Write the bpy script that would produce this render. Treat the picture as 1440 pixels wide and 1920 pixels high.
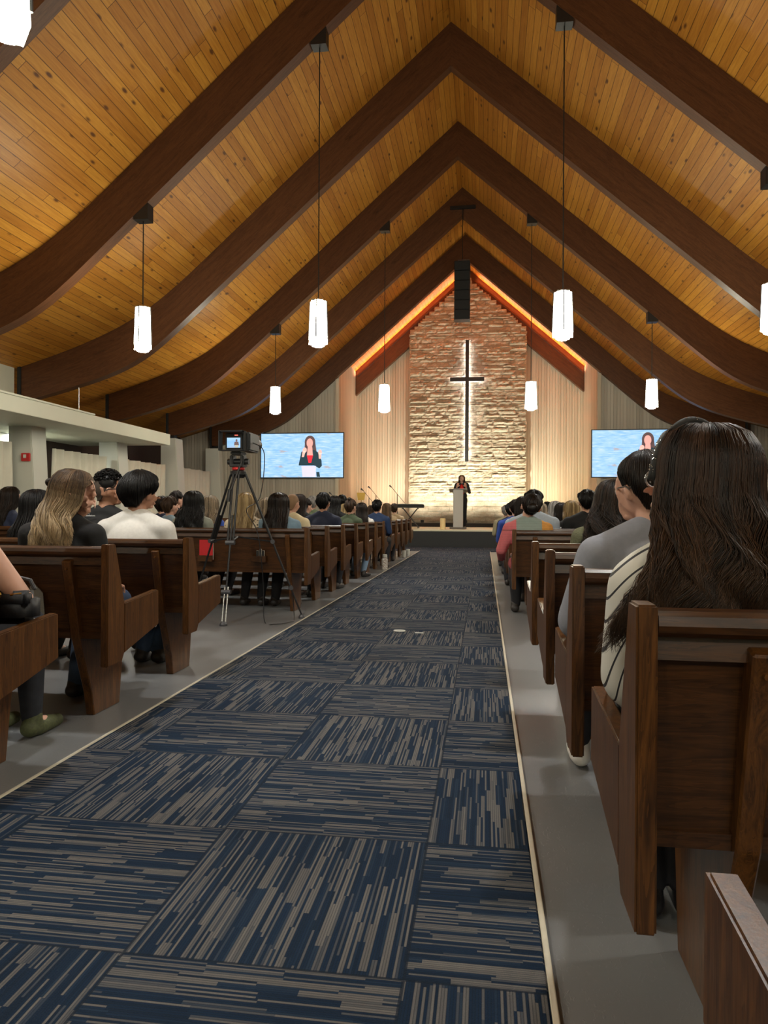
import bpy, bmesh, math, random
from mathutils import Vector, Matrix, noise
random.seed(7)
sc = bpy.context.scene
for o in list(bpy.data.objects): bpy.data.objects.remove(o)
COL = sc.collection
PI = math.pi
# ------------------------------------------------------------------ camera
FPX = 1331.0; YAW = math.radians(8.08); ROLL = math.radians(0.3); CAMH = 1.0
cf = Vector((-math.sin(YAW), math.cos(YAW), 0)); r0 = Vector((math.cos(YAW), math.sin(YAW), 0)); u0 = Vector((0, 0, 1))
cu = (u0 * math.cos(ROLL) - r0 * math.sin(ROLL)).normalized(); cr = cf.cross(cu)
CAM = Vector((0, 0, CAMH))
cd = bpy.data.cameras.new('camera'); cam = bpy.data.objects.new('camera', cd); COL.objects.link(cam)
cam.matrix_world = Matrix.Translation(CAM) @ Matrix((cr, cu, -cf)).transposed().to_4x4()
cd.sensor_fit = 'VERTICAL'; cd.sensor_height = 36.0; cd.lens = 36.0 * FPX / 1920.0
cd.clip_start = 0.05; cd.clip_end = 200
sc.camera = cam
# ------------------------------------------------------------------ world, exposure
w = bpy.data.worlds.new('world'); sc.world = w; w.use_nodes = True
w.node_tree.nodes['Background'].inputs[0].default_value = (0.9, 0.93, 1.0, 1)
w.node_tree.nodes['Background'].inputs[1].default_value = 0.03
sc.view_settings.view_transform = 'Standard'; sc.view_settings.look = 'None'
sc.view_settings.gamma = 1.0; sc.view_settings.use_curve_mapping = False
sc.view_settings.exposure = 0.27
PENDANT_EMIT = 66.0; PENDANT_SPOT = 75.0
STAGE_UP = 400.0; STAGE_ORANGE = 130.0; LED_STRIP = 42.0
XC = -0.66                                   # nave centre line
def ray(px, py): return cf + cr * ((px - 720) / FPX) + cu * ((960 - py) / FPX)
def atY(px, py, Y): d = ray(px, py); return CAM + d * (Y / d.y)
def atZ(px, py, Z): d = ray(px, py); return CAM + d * ((Z - CAMH) / d.z)
def atX(px, py, X): d = ray(px, py); return CAM + d * (X / d.x)
# ------------------------------------------------------------------ material helpers
def lin(c):
    if isinstance(c, str):
        c = tuple(int(c[i:i + 2], 16) / 255 for i in (0, 2, 4))
        c = tuple(x / 12.92 if x <= .04045 else ((x + .055) / 1.055) ** 2.4 for x in c)
    return (c[0], c[1], c[2], 1.0)
class NT:
    def __init__(s, name):
        s.m = bpy.data.materials.new(name); s.m.use_nodes = True; s.t = s.m.node_tree
        s.b = s.t.nodes['Principled BSDF']
    def n(s, typ, **kw):
        nd = s.t.nodes.new(typ)
        for k, v in kw.items(): setattr(nd, k, v)
        return nd
    def put(s, inp, v):
        if isinstance(v, bpy.types.NodeSocket): s.t.links.new(v, inp)
        else: inp.default_value = v
    def math(s, op, a, b=None, c=None):
        nd = s.n('ShaderNodeMath', operation=op)
        s.put(nd.inputs[0], a)
        if b is not None: s.put(nd.inputs[1], b)
        if c is not None: s.put(nd.inputs[2], c)
        return nd.outputs[0]
    def coord(s, kind='Object'): return s.n('ShaderNodeTexCoord').outputs[kind]
    def map(s, v, scale=(1, 1, 1), rot=(0, 0, 0), loc=(0, 0, 0)):
        nd = s.n('ShaderNodeMapping'); s.put(nd.inputs[0], v)
        nd.inputs['Location'].default_value = loc; nd.inputs['Rotation'].default_value = rot; nd.inputs['Scale'].default_value = scale
        return nd.outputs[0]
    def sep(s, v): nd = s.n('ShaderNodeSeparateXYZ'); s.put(nd.inputs[0], v); return nd.outputs
    def comb(s, x, y, z=0.0):
        nd = s.n('ShaderNodeCombineXYZ')
        for i, q in enumerate((x, y, z)): s.put(nd.inputs[i], q)
        return nd.outputs[0]
    def noise(s, v, scale=5, detail=3, rough=.5, dist=0):
        nd = s.n('ShaderNodeTexNoise'); s.put(nd.inputs['Vector'], v)
        nd.inputs['Scale'].default_value = scale; nd.inputs['Detail'].default_value = detail
        nd.inputs['Roughness'].default_value = rough; nd.inputs['Distortion'].default_value = dist
        return nd.outputs[0]
    def white(s, v):
        nd = s.n('ShaderNodeTexWhiteNoise', noise_dimensions='3D'); s.put(nd.inputs['Vector'], v); return nd.outputs[0]
    def ramp(s, f, stops, interp='LINEAR'):
        nd = s.n('ShaderNodeValToRGB'); s.put(nd.inputs[0], f); cr_ = nd.color_ramp; cr_.interpolation = interp
        while len(cr_.elements) < len(stops): cr_.elements.new(.5)
        for e, (p, c) in zip(cr_.elements, stops): e.position = p; e.color = lin(c)
        return nd.outputs[0]
    def mix(s, f, a, b, blend='MIX'):
        nd = s.n('ShaderNodeMix', data_type='RGBA', blend_type=blend)
        s.put(nd.inputs[0], f); s.put(nd.inputs[6], a); s.put(nd.inputs[7], b); return nd.outputs[2]
    def bump(s, h, strength=.3, dist=.01):
        nd = s.n('ShaderNodeBump'); s.put(nd.inputs['Height'], h); nd.inputs['Strength'].default_value = strength
        nd.inputs['Distance'].default_value = dist; s.t.links.new(nd.outputs[0], s.b.inputs['Normal'])
    def out(s, color=None, rough=None, metal=None, spec=None):
        if color is not None: s.put(s.b.inputs['Base Color'], color)
        if rough is not None: s.put(s.b.inputs['Roughness'], rough)
        if metal is not None: s.put(s.b.inputs['Metallic'], metal)
        if spec is not None: s.put(s.b.inputs['Specular IOR Level'], spec)
        return s.m
MATS = {}
def plain(name, col, rough=.6, metal=0, var=.12, scale=30, spec=.5, bump=0):
    if name in MATS: return MATS[name]
    t = NT(name); c = lin(col)
    f = t.noise(t.coord(), scale, 3)
    a = tuple(x * (1 - var) for x in c[:3]) + (1,); b = tuple(min(1, x * (1 + var)) for x in c[:3]) + (1,)
    t.out(t.mix(f, a, b), rough, metal, spec)
    if bump: t.bump(f, bump, .004)
    MATS[name] = t.m; return t.m
def emit(name, col, strength):
    if name in MATS: return MATS[name]
    t = NT(name); t.out((0.0, 0.0, 0.0, 1), .5)
    t.b.inputs['Base Color'].default_value = lin(col)
    t.b.inputs['Emission Color'].default_value = lin(col); t.b.inputs['Emission Strength'].default_value = strength
    MATS[name] = t.m; return t.m
def wood(name, dark, light, stretch=(1, 12, 12), rough=.35, coord='Object', sc_=2.0, spec=.4):
    t = NT(name); v = t.map(t.coord(coord), stretch)
    a = t.noise(v, sc_, 4, .6, 1.2); b = t.noise(t.map(t.coord(coord), tuple(q * 6 for q in stretch)), sc_, 2, .5)
    f = t.math('ADD', t.math('MULTIPLY', a, .75), t.math('MULTIPLY', b, .25))
    wv = t.math('FRACT', t.math('MULTIPLY', a, 7.0))
    f2 = t.math('ADD', t.math('MULTIPLY', f, .8), t.math('MULTIPLY', wv, .2))
    t.out(t.ramp(f2, [(.3, dark), (.72, light)]), rough, 0, spec); t.bump(b, .08, .002)
    MATS[name] = t.m; return t.m
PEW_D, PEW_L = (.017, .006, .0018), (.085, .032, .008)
W_X = wood('pew wood along the row', PEW_D, PEW_L, (1.2, 14, 14))  # back and rail boards toned down, shade put into the colour
W_Z = wood('pew wood upright', (.028, .0105, .003), (.145, .056, .012), (16, 16, 1.2))  # upright and arm wood coloured paler than the backs, as if lit
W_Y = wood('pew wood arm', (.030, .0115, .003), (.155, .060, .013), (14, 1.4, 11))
BEAM = wood('beam wood', (.060, .023, .010), (.135, .054, .022), (.6, 9, 1), .45, 'UV', 2.5, .3)
# ceiling boards
def mk_deck():
    t = NT('pine boards'); uv = t.coord('UV'); s = t.sep(uv)
    row = t.math('FLOOR', t.math('DIVIDE', s[1], .135))
    fr = t.math('FRACT', t.math('DIVIDE', s[1], .135))
    ru = t.math('ADD', t.math('DIVIDE', s[0], 3.6), t.math('MULTIPLY', t.white(t.comb(row, 3.3, 1.0)), 9.0))
    cell = t.math('FLOOR', ru); cfr = t.math('FRACT', ru)
    rnd = t.white(t.comb(row, cell, 5.0))
    off = t.math('MULTIPLY', rnd, 37.0)
    v = t.comb(t.math('MULTIPLY', s[0], 1.3), t.math('MULTIPLY', s[1], 16.0), off)
    g = t.noise(v, 2.0, 4, .6, .8)
    base = t.ramp(rnd, [(0, (.47, .195, .026)), (.5, (.56, .245, .034)), (1, (.64, .305, .046))])
    grain = t.ramp(g, [(.3, (.72, .6, .48)), (.65, (1.0, 1.0, 1.0))])
    c = t.mix(.8, base, grain, 'MULTIPLY')
    # knots
    vo = t.n('ShaderNodeTexVoronoi', feature='F1'); t.put(vo.inputs['Vector'], t.comb(t.math('MULTIPLY', s[0], 2.2), t.math('MULTIPLY', s[1], 5.5), off)); vo.inputs['Scale'].default_value = 1.0
    kn = t.ramp(vo.outputs['Distance'], [(.08, (1, 1, 1)), (.17, (0, 0, 0))])
    c = t.mix(kn, c, (.13, .045, .012, 1))
    g1 = t.math('LESS_THAN', t.math('MINIMUM', fr, t.math('SUBTRACT', 1.0, fr)), .035)
    g2 = t.math('LESS_THAN', t.math('MINIMUM', cfr, t.math('SUBTRACT', 1.0, cfr)), .0012)
    gr = t.math('MAXIMUM', g1, g2)
    c = t.mix(t.math('MULTIPLY', gr, .8), c, (.05, .018, .005, 1))
    t.out(c, .45, 0, .35); t.bump(t.math('SUBTRACT', 1.0, gr), .6, .01)
    return t.m
DECK = mk_deck()
TILE = .63
def mk_carpet():
    t = NT('striped carpet tiles'); s = t.sep(t.coord('Object'))
    fx = t.math('DIVIDE', s[0], TILE); fy = t.math('DIVIDE', s[1], TILE)
    i = t.math('FLOOR', fx); j = t.math('FLOOR', fy)
    par = t.math('MODULO', t.math('ADD', t.math('ADD', i, j), 101.0), 2.0)
    lx = t.math('FRACT', fx); ly = t.math('FRACT', fy)
    def sel(a, b): return t.math('ADD', t.math('MULTIPLY', a, t.math('SUBTRACT', 1.0, par)), t.math('MULTIPLY', b, par))
    u = sel(ly, lx); v = sel(lx, ly)               # u along the stripes, v across
    NR = 100.0
    row = t.math('FLOOR', t.math('MULTIPLY', v, NR)); rf = t.math('FRACT', t.math('MULTIPLY', v, NR))
    tid = t.math('ADD', t.math('MULTIPLY', i, 17.0), t.math('MULTIPLY', j, 5.0))
    grp = t.math('FLOOR', t.math('DIVIDE', row, 3.0))
    seg = t.math('FLOOR', t.math('ADD', t.math('MULTIPLY', u, 3.6), t.math('MULTIPLY', t.white(t.comb(grp, tid, 2.0)), 6.0)))
    r1 = t.white(t.comb(row, t.math('ADD', tid, seg), 7.0))
    r2 = t.white(t.comb(grp, t.math('ADD', tid, seg), 9.0))
    r3 = t.white(t.comb(row, tid, 4.0))
    f = t.math('ADD', t.math('ADD', t.math('MULTIPLY', r1, .50), t.math('MULTIPLY', r2, .18)), t.math('MULTIPLY', r3, .32))
    c = t.ramp(f, [(0, '081b2d'), (.45, '0c263f'), (.51, '1f3348'), (.55, '525458'), (.62, '676563'), (1, '7a7671')])
    edge = t.math('LESS_THAN', t.math('MINIMUM', t.math('MINIMUM', lx, t.math('SUBTRACT', 1.0, lx)), t.math('MINIMUM', ly, t.math('SUBTRACT', 1.0, ly))), .006)
    c = t.mix(t.math('MULTIPLY', edge, .8), c, lin('0c1a29'))
    groove = t.math('LESS_THAN', t.math('ABSOLUTE', t.math('SUBTRACT', rf, .5)), .33)
    c = t.mix(t.math('MULTIPLY', t.math('SUBTRACT', 1.0, groove), .45), c, lin('0a1622'))
    fine = t.noise(t.coord('Object'), 320, 2, .7)
    c = t.mix(t.math('MULTIPLY', fine, .5), c, (.03, .035, .045, 1))
    t.out(c, .95, 0, .1); t.bump(t.math('ADD', groove, t.math('MULTIPLY', fine, .8)), .5, .004)
    return t.m
CARPET = mk_carpet()
def mk_floor():
    t = NT('painted grey floor'); o = t.coord('Object')
    n1 = t.noise(o, 1.3, 3); n2 = t.noise(t.map(o, (1, .5, 1)), 70, 3, .6, 1.5)
    pits = t.ramp(n2, [(.60, (0, 0, 0)), (.66, (1, 1, 1))])
    c = t.ramp(n1, [(.3, (.145, .146, .146)), (.7, (.18, .182, .182))])
    s = t.sep(o)
    def seam(k, p): f = t.math('FRACT', t.math('DIVIDE', s[k], p)); return t.math('LESS_THAN', f, .004)
    sm = t.math('MAXIMUM', seam(0, .915), seam(1, .915))
    c = t.mix(t.math('MULTIPLY', sm, .35), c, (.12, .12, .12, 1))
    t.out(c, t.math('ADD', .30, t.math('MULTIPLY', n1, .12)), 0, .45); t.bump(pits, .28, .002); return t.m
FLOOR = mk_floor()
def mk_slat(name, a, b):
    t = NT(name); s = t.sep(t.coord('Object'))
    n1 = t.white(t.comb(t.math('FLOOR', t.math('DIVIDE', t.math('ADD', s[0], t.math('MULTIPLY', s[1], 1.0)), .1)), 1.0, 2.0))
    n2 = t.noise(t.map(t.coord('Object'), (12, 12, .6)), 2, 3)
    f = t.math('ADD', t.math('MULTIPLY', n1, .5), t.math('MULTIPLY', n2, .5))
    t.out(t.ramp(f, [(.2, a), (.8, b)]), .6); return t.m
SLAT = mk_slat('painted cream slat boards', (.50, .42, .31), (.66, .58, .45))
SLAT_G = mk_slat('greige slat boards', (.38, .34, .28), (.55, .50, .42))
def mk_stone():
    t = NT('split limestone'); o = t.coord('Object')
    n1 = t.noise(t.map(o, (1, 1, 3.2)), 2.4, 3); n2 = t.noise(o, 22, 5, .65)
    c = t.ramp(n1, [(.3, (.36, .30, .21)), (.7, (.60, .54, .42))])
    c = t.mix(.5, c, t.ramp(n2, [(.3, (.55, .5, .42)), (.7, (1, 1, 1))]), 'MULTIPLY')
    t.out(c, .85, 0, .2); t.bump(n2, .8, .03); return t.m
STONE = mk_stone()
WHITE_P = plain('cream painted plaster', (.62, .62, .52), .6, var=.04, scale=3)
PIER = plain('pier white paint', (.66, .66, .60), .6, var=.04, scale=3)
DARKWALL = plain('dark brown boarding', (.035, .018, .01), .7)
CURT = plain('ivory curtain cloth', (.70, .66, .56), .85, var=.06, scale=8)
BLACK = plain('black metal', (.012, .012, .013), .4)
BLACKM = plain('matt black', (.018, .018, .018), .8)
STAGEB = plain('black stage skirt', (.022, .022, .022), .85)
STAGET = plain('pale stage boards', (.55, .50, .36), .4)
DGREY = plain('dark grey plastic', (.05, .05, .055), .4)
STEEL = plain('brushed steel', (.5, .5, .5), .3, 1)
GOLDT = plain('pale edge strip', (.60, .55, .43), .4)
# ------------------------------------------------------------------ geometry helpers
def box(bm, x0, x1, y0, y1, z0, z1, bev=0, mi=0):
    vs = [bm.verts.new(p) for p in ((x0, y0, z0), (x1, y0, z0), (x1, y1, z0), (x0, y1, z0), (x0, y0, z1), (x1, y0, z1), (x1, y1, z1), (x0, y1, z1))]
    fs = [bm.faces.new([vs[i] for i in q]) for q in ((0, 3, 2, 1), (4, 5, 6, 7), (0, 1, 5, 4), (1, 2, 6, 5), (2, 3, 7, 6), (3, 0, 4, 7))]
    for f in fs: f.material_index = mi
    if bev: bmesh.ops.bevel(bm, geom=list({e for f in fs for e in f.edges}), offset=bev, segments=2, affect='EDGES')
    return fs
def prism(bm, pts, axis, a, b, mi=0):
    """closed outline pts (2D) extruded along axis from a to b. axis x: pts=(y,z); y: (x,z); z: (x,y)"""
    def P(p, t): return {'x': (t, p[0], p[1]), 'y': (p[0], t, p[1]), 'z': (p[0], p[1], t)}[axis]
    A = [bm.verts.new(P(p, a)) for p in pts]; B = [bm.verts.new(P(p, b)) for p in pts]; n = len(pts); fs = []
    fs.append(bm.faces.new(A)); fs.append(bm.faces.new(B[::-1]))
    for i in range(n): fs.append(bm.faces.new([A[i], B[i], B[(i + 1) % n], A[(i + 1) % n]]))
    for f in fs: f.material_index = mi
    bmesh.ops.recalc_face_normals(bm, faces=fs); return fs
def tube(bm, pts, r, n=8, cap=True):
    pts = [Vector(p) for p in pts]; rings = []
    rr = r if isinstance(r, (list, tuple)) else [r] * len(pts)
    for i, p in enumerate(pts):
        d = (pts[min(i + 1, len(pts) - 1)] - pts[max(i - 1, 0)]).normalized()
        a = d.orthogonal().normalized() if i == 0 else (rings_a - d * rings_a.dot(d)).normalized()
        rings_a = a; b = d.cross(a)
        rings.append([bm.verts.new(p + (a * math.cos(2 * PI * k / n) + b * math.sin(2 * PI * k / n)) * rr[i]) for k in range(n)])
    for A, B in zip(rings, rings[1:]):
        for k in range(n): bm.faces.new([A[k], A[(k + 1) % n], B[(k + 1) % n], B[k]])
    if cap and n > 2: bm.faces.new(rings[0][::-1]); bm.faces.new(rings[-1])
def lathe(bm, prof, c=(0, 0, 0), n=20):
    rings = []
    for r, z in prof: rings.append([bm.verts.new((c[0] + r * math.cos(2 * PI * k / n), c[1] + r * math.sin(2 * PI * k / n), c[2] + z)) for k in range(n)])
    for A, B in zip(rings, rings[1:]):
        for k in range(n): bm.faces.new([A[k], A[(k + 1) % n], B[(k + 1) % n], B[k]])
    bm.faces.new(rings[0][::-1]); bm.faces.new(rings[-1])
def B(): return bmesh.new()
def obj(name, bm, mats, parent=None, smooth=False, loc=None):
    me = bpy.data.meshes.new(name)
    if isinstance(bm, bmesh.types.BMesh): bm.normal_update(); bm.to_mesh(me); bm.free()
    else: me = bm
    if not isinstance(mats, (list, tuple)): mats = [mats]
    me.materials.clear()
    for m in mats: me.materials.append(m)
    if smooth:
        for p in me.polygons: p.use_smooth = True
    o = bpy.data.objects.new(name, me); COL.objects.link(o)
    if parent: o.parent = parent
    if loc: o.location = loc
    return o
def thing(name, label, cat, loc=(0, 0, 0), rz=0, group=None):
    o = bpy.data.objects.new(name, None); COL.objects.link(o); o.location = loc; o.rotation_euler = (0, 0, rz)
    o.empty_display_size = .1
    o['label'] = label; o['category'] = cat
    if group: o['group'] = group
    return o
def tag(o, label, cat, group=None):
    o['label'] = label; o['category'] = cat
    if group: o['group'] = group
    return o
def struct(name, bm, m, smooth=False):
    o = obj(name, bm, m, smooth=smooth); o['kind'] = 'structure'; return o
def copy_tree(o, parent=None):
    c = o.copy(); COL.objects.link(c); c.parent = parent
    for ch in list(o.children): copy_tree(ch, c)
    return c
# ------------------------------------------------------------------ roof
UP = [(0, 10), (5.0, 5.60), (5.5, 5.19), (6.0, 4.84), (6.5, 4.58), (7.0, 4.37), (7.5, 4.19), (8.0, 4.03), (8.55, 3.87)]
LO = [(0, 9.2), (4.0, 5.68), (4.96, 4.84), (5.5, 4.36), (5.85, 4.08), (6.2, 3.87), (6.6, 3.70), (7.0, 3.57), (7.6, 3.40), (8.2, 3.25), (8.55, 3.18)]
def interp(T, x):
    for (a, b), (c, d) in zip(T, T[1:]):
        if x <= c: return b + (d - b) * (x - a) / (c - a)
    return T[-1][1] + (T[-1][1] - T[-2][1]) / (T[-1][0] - T[-2][0]) * (x - T[-1][0])
def smooth_prof(T, xmax, n=44):
    xs = [xmax * i / n for i in range(n + 1)]; ys = [interp(T, x) for x in xs]
    for _ in range(3): ys = [ys[0]] + [(ys[i - 1] + 2 * ys[i] + ys[i + 1]) / 4 if xs[i] > 3.5 and i < n else ys[i] for i in range(1, n + 1)]
    return list(zip(xs, ys))
UPS = smooth_prof(UP, 8.55); LOS = smooth_prof(LO, 8.55)
def band(bm, top, bot, y0, y1, side):
    """beam half: sheet between two profiles, extruded y0..y1, with UV along the length"""
    uvl = bm.loops.layers.uv.verify(); n = len(top)
    cols = []
    s = 0
    for i in range(n):
        if i: s += math.hypot(top[i][0] - top[i - 1][0], top[i][1] - top[i - 1][1])
        cols.append((s, [bm.verts.new((XC + side * top[i][0], y0, top[i][1])), bm.verts.new((XC + side * top[i][0], y1, top[i][1])),
                         bm.verts.new((XC + side * bot[i][0], y1, bot[i][1])), bm.verts.new((XC + side * bot[i][0], y0, bot[i][1]))]))
    V = [0, .2, 1.0, 1.2]
    for (sa, a), (sb, b) in zip(cols, cols[1:]):
        for k in range(4):
            k2 = (k + 1) % 4; f = bm.faces.new([a[k], b[k], b[k2], a[k2]])
            vv = [V[k], V[k], V[k] + .5 if k2 == 0 else V[k2], V[k] + .5 if k2 == 0 else V[k2]]
            for l, uv in zip(f.loops, ((sa + side * 20, vv[0]), (sb + side * 20, vv[1]), (sb + side * 20, vv[2]), (sa + side * 20, vv[3]))): l[uvl].uv = uv
    for c in (cols[0], cols[-1]):
        f = bm.faces.new(c[1])
        for l, uv in zip(f.loops, ((0, 0), (0, .2), (.8, .2), (.8, 0))): l[uvl].uv = uv
    bmesh.ops.recalc_face_normals(bm, faces=bm.faces[:])
BY = {-3: -3.45, -2: -.2, -1: 3.10, 0: 6.42, 1: 9.73, 2: 13.06, 3: 16.40, 4: 19.75, 5: 23.10}
ordn = {5: 'farthest long', 4: 'second from the stage wall', 3: 'third from the stage wall', 2: 'fourth from the stage wall', 1: 'wide near', 0: 'next nearest', -1: 'nearest overhead', -2: 'rear overhead', -3: 'rearmost'}
bl = {5: 'dark laminated roof beam arching right in front of the recessed stone wall',
      4: 'dark curved roof beam carrying the short black bar at its peak',
      3: 'dark curved roof beam from which the four far pendants hang',
      2: 'dark curved roof beam with its peak highest in view, between the two pendant rows',
      1: 'dark curved roof beam from which the near pendants hang',
      0: 'dark roof beam crossing the top left corner of the view',
      -1: 'dark roof beam directly above the camera, carrying the corner pendant',
      -2: 'dark roof beam just behind the camera', -3: 'dark roof beam furthest behind the camera'}
for k, y in BY.items():
    bt = thing('roof_beam', bl[k], 'beam', (0, 0, 0), group='curved roof beams')
    for sgn in (-1, 1):
        bm = B(); band(bm, UPS, LOS, y, y + .2, sgn); obj('rafter_half', bm, BEAM, bt)
        bm = B(); xe = XC + sgn * 8.56
        box(bm, min(xe, xe + sgn * .06), max(xe, xe + sgn * .06), y - .03, y + .23, 3.15, 3.9)
        br = obj('steel_end_bracket', bm, BLACKM, bt)
bt = thing('roof_beam', 'dark reddish roof beam inside the chancel recess behind the stone wall top', 'beam')
for sgn in (-1, 1):
    n = 20; tp = [(4.19 * i / n, 10 - .88 * 4.19 * i / n) for i in range(n + 1)]; bo = [(x, z - .92) for x, z in tp]
    bm = B(); band(bm, tp, bo, 26.38, 26.58, sgn); obj('rafter_half', bm, BEAM, bt)
# ceiling deck
def deck():
    bm = B(); uvl = bm.loops.layers.uv.verify()
    pr = [(x, z + .005) for x, z in UPS] + [(9.3, 3.66), (9.85, 3.52)]
    for side in (-1, 1):
        s = 0; prev = None
        for i, (x, z) in enumerate(pr):
            if i: s += math.hypot(x - pr[i - 1][0], z - pr[i - 1][1])
            cur = (s, [bm.verts.new((XC + side * x, yy, z)) for yy in (-7, 26.8)], [bm.verts.new((XC + side * x, yy, z + .12)) for yy in (-7, 26.8)])
            if prev:
                for q in (1, 2):
                    f = bm.faces.new([prev[q][0], prev[q][1], cur[q][1], cur[q][0]] if (side > 0) == (q == 1) else [cur[q][0], cur[q][1], prev[q][1], prev[q][0]])
                    for l in f.loops:
                        v = l.vert.co; l[uvl].uv = (v.y + 7, (prev[0] if l.vert in prev[q] else cur[0]) + side * 30)
            prev = cur
    return bm
struct('ceiling', deck(), DECK)
# ------------------------------------------------------------------ floor and shell
bm = B(); box(bm, -10.6, 9.3, -7, 26.8, -.12, 0); struct('floor', bm, FLOOR)
cx = -.165 - TILE * 6; cy = 1.49 - TILE * 10
def carpet(name, x0, x1, y0, y1, label):
    bm = B(); box(bm, x0 - cx, x1 - cx, y0 - cy, y1 - cy, .0, .012, .003)
    o = obj(name, bm, CARPET, loc=(cx, cy, 0)); return tag(o, label, 'carpet')
CL, CR = -1.64, .135
carpet('aisle_carpet', CL, CR, -6.5, 18.2, 'long blue and taupe striped carpet tiles running up the aisle')
carpet('cross_carpet', -7.0, 5.6, 18.203, 20.19, 'blue striped carpet band across the front, at the foot of the stage')
n = 0
for x in (CL - .008, CR + .008):
    bm = B(); box(bm, x - .007, x + .007, -6.5, 18.2, 0.0, .014, .002); n += 1; struct('trim_%d' % n, bm, GOLDT)
# side walls
for s, nm in ((-1, 'left'), (1, 'right')):
    x = XC + s * 9.8
    bm = B(); box(bm, min(x, x + s * .15), max(x, x + s * .15), -7, 23.35, 0, 3.55); struct('wall_' + nm, bm, DARKWALL)
bm = B(); prism(bm, [(XC - 9.9, 0), (XC + 9.9, 0), (XC + 9.9, 3.5), (XC + 8.55, 3.85), (XC + 5, 5.6), (XC, 10), (XC - 5, 5.6), (XC - 8.55, 3.85), (XC - 9.9, 3.5)], 'y', -7.15, -7.0); struct('wall_back', bm, WHITE_P)
# slatted wall pieces
def slat_face(bm, x0, x1, y, zf, z0, depth=.02, pitch=.1, gap=.012):
    x = x0
    while x < x1 - .01:
        xb = min(x + pitch - gap, x1)
        prism(bm, [(x, z0), (xb, z0), (xb, zf(xb)), (x, zf(x))], 'y', y - depth, y)
        x += pitch
def roofz(x): return interp(UP, abs(x - XC)) - .01
H1 = 4.2
for s, nm in ((-1, 'front_left'), (1, 'front_right')):
    a, b = sorted((XC + s * H1, XC + s * 9.78))
    pts = [(a, 0), (b, 0)]; n_ = 24
    pts += [(b + (a - b) * i / n_, roofz(b + (a - b) * i / n_)) for i in range(n_ + 1)]
    bm = B(); prism(bm, pts, 'y', 23.38, 23.55); slat_face(bm, a + .003, b, 23.38, roofz, 0)
    struct('wall_' + nm, bm, SLAT_G)
    # recess cheek
    xx = XC + s * H1; x0, x1 = sorted((xx, xx + s * .12))
    bm = B(); box(bm, x0, x1, 23.56, 26.7, 0, roofz(xx)); struct('wall_recess_' + nm[6:], bm, SLAT)
    x0, x1 = sorted((xx - s * .02, xx + s * .10)); n += 1
    bm = B(); box(bm, x0, x1, 23.25, 23.34, 0, roofz(xx) - .85, .008); struct('trim_%d' % n, bm, SLAT)
bm = B(); pts = [(XC - H1, 0), (XC + H1, 0)] + [(XC + H1 - 2 * H1 * i / 20, roofz(XC + H1 - 2 * H1 * i / 20)) for i in range(21)]
prism(bm, pts, 'y', 26.66, 26.8); slat_face(bm, XC - H1 + .003, XC - 2.0, 26.66, lambda x: roofz(x), 0); slat_face(bm, XC + 2.0, XC + H1, 26.66, lambda x: roofz(x), 0)
struct('wall_chancel', bm, SLAT)
# stone feature wall: courses of split blocks
def stone_wall():
    bm = B(); rnd = random.Random(3); z = .62; HW = 2.12; yb = 26.37
    while z < 9.5:
        rough = z > 1.5
        h = rnd.choice((.075, .10, .12, .14, .17)) if rough else .2
        hw = HW if z + h < 7.85 else max(.12, HW - (z + h - 7.75) / .90)
        hw = min(HW, hw) + rnd.uniform(-.03, .03)
        x = -hw
        while x < hw - .001:
            wd = rnd.uniform(.16, .75) if rough else rnd.uniform(.35, .8)
            if hw - x - wd < .12: wd = hw - x
            d0 = rnd.uniform(.03, .09) if rough else rnd.uniform(.03, .045)
            if rough and rnd.random() < .22: d0 = .02
            nx = max(2, int(wd / .07)); nz = 3; amp = .035 if rough else .006
            G = []
            for k in range(nz + 1):
                R = []
                for i in range(nx + 1):
                    px = x + wd * i / nx; pz = z + h * k / nz
                    e = 1.0 if 0 < i < nx and 0 < k < nz else .55
                    dd = d0 * e + amp * noise.noise((px * 9, pz * 14, 3.1)) * e
                    if i in (0, nx): px += (.004 if i == 0 else -.004)
                    if k in (0, nz): pz += (.004 if k == 0 else -.004)
                    R.append(bm.verts.new((XC + px, yb - .18 - max(.005, dd), pz)))
                G.append(R)
            for k in range(nz):
                for i in range(nx): bm.faces.new([G[k][i], G[k][i + 1], G[k + 1][i + 1], G[k + 1][i]])
            per = G[0] + [G[k][nx] for k in range(1, nz + 1)] + G[nz][::-1][1:] + [G[k][0] for k in range(nz - 1, 0, -1)]
            bk = [bm.verts.new((v.co.x, yb, v.co.z)) for v in per]
            for i in range(len(per)): bm.faces.new([per[i], bk[i], bk[(i + 1) % len(per)], per[(i + 1) % len(per)]])
            x += wd
        z += h
    box(bm, XC - HW + .02, XC + HW - .02, yb - .15, yb, .5, 7.7)
    bmesh.ops.recalc_face_normals(bm, faces=bm.faces[:])
    return bm
struct('wall_stone', stone_wall(), STONE)
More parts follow.
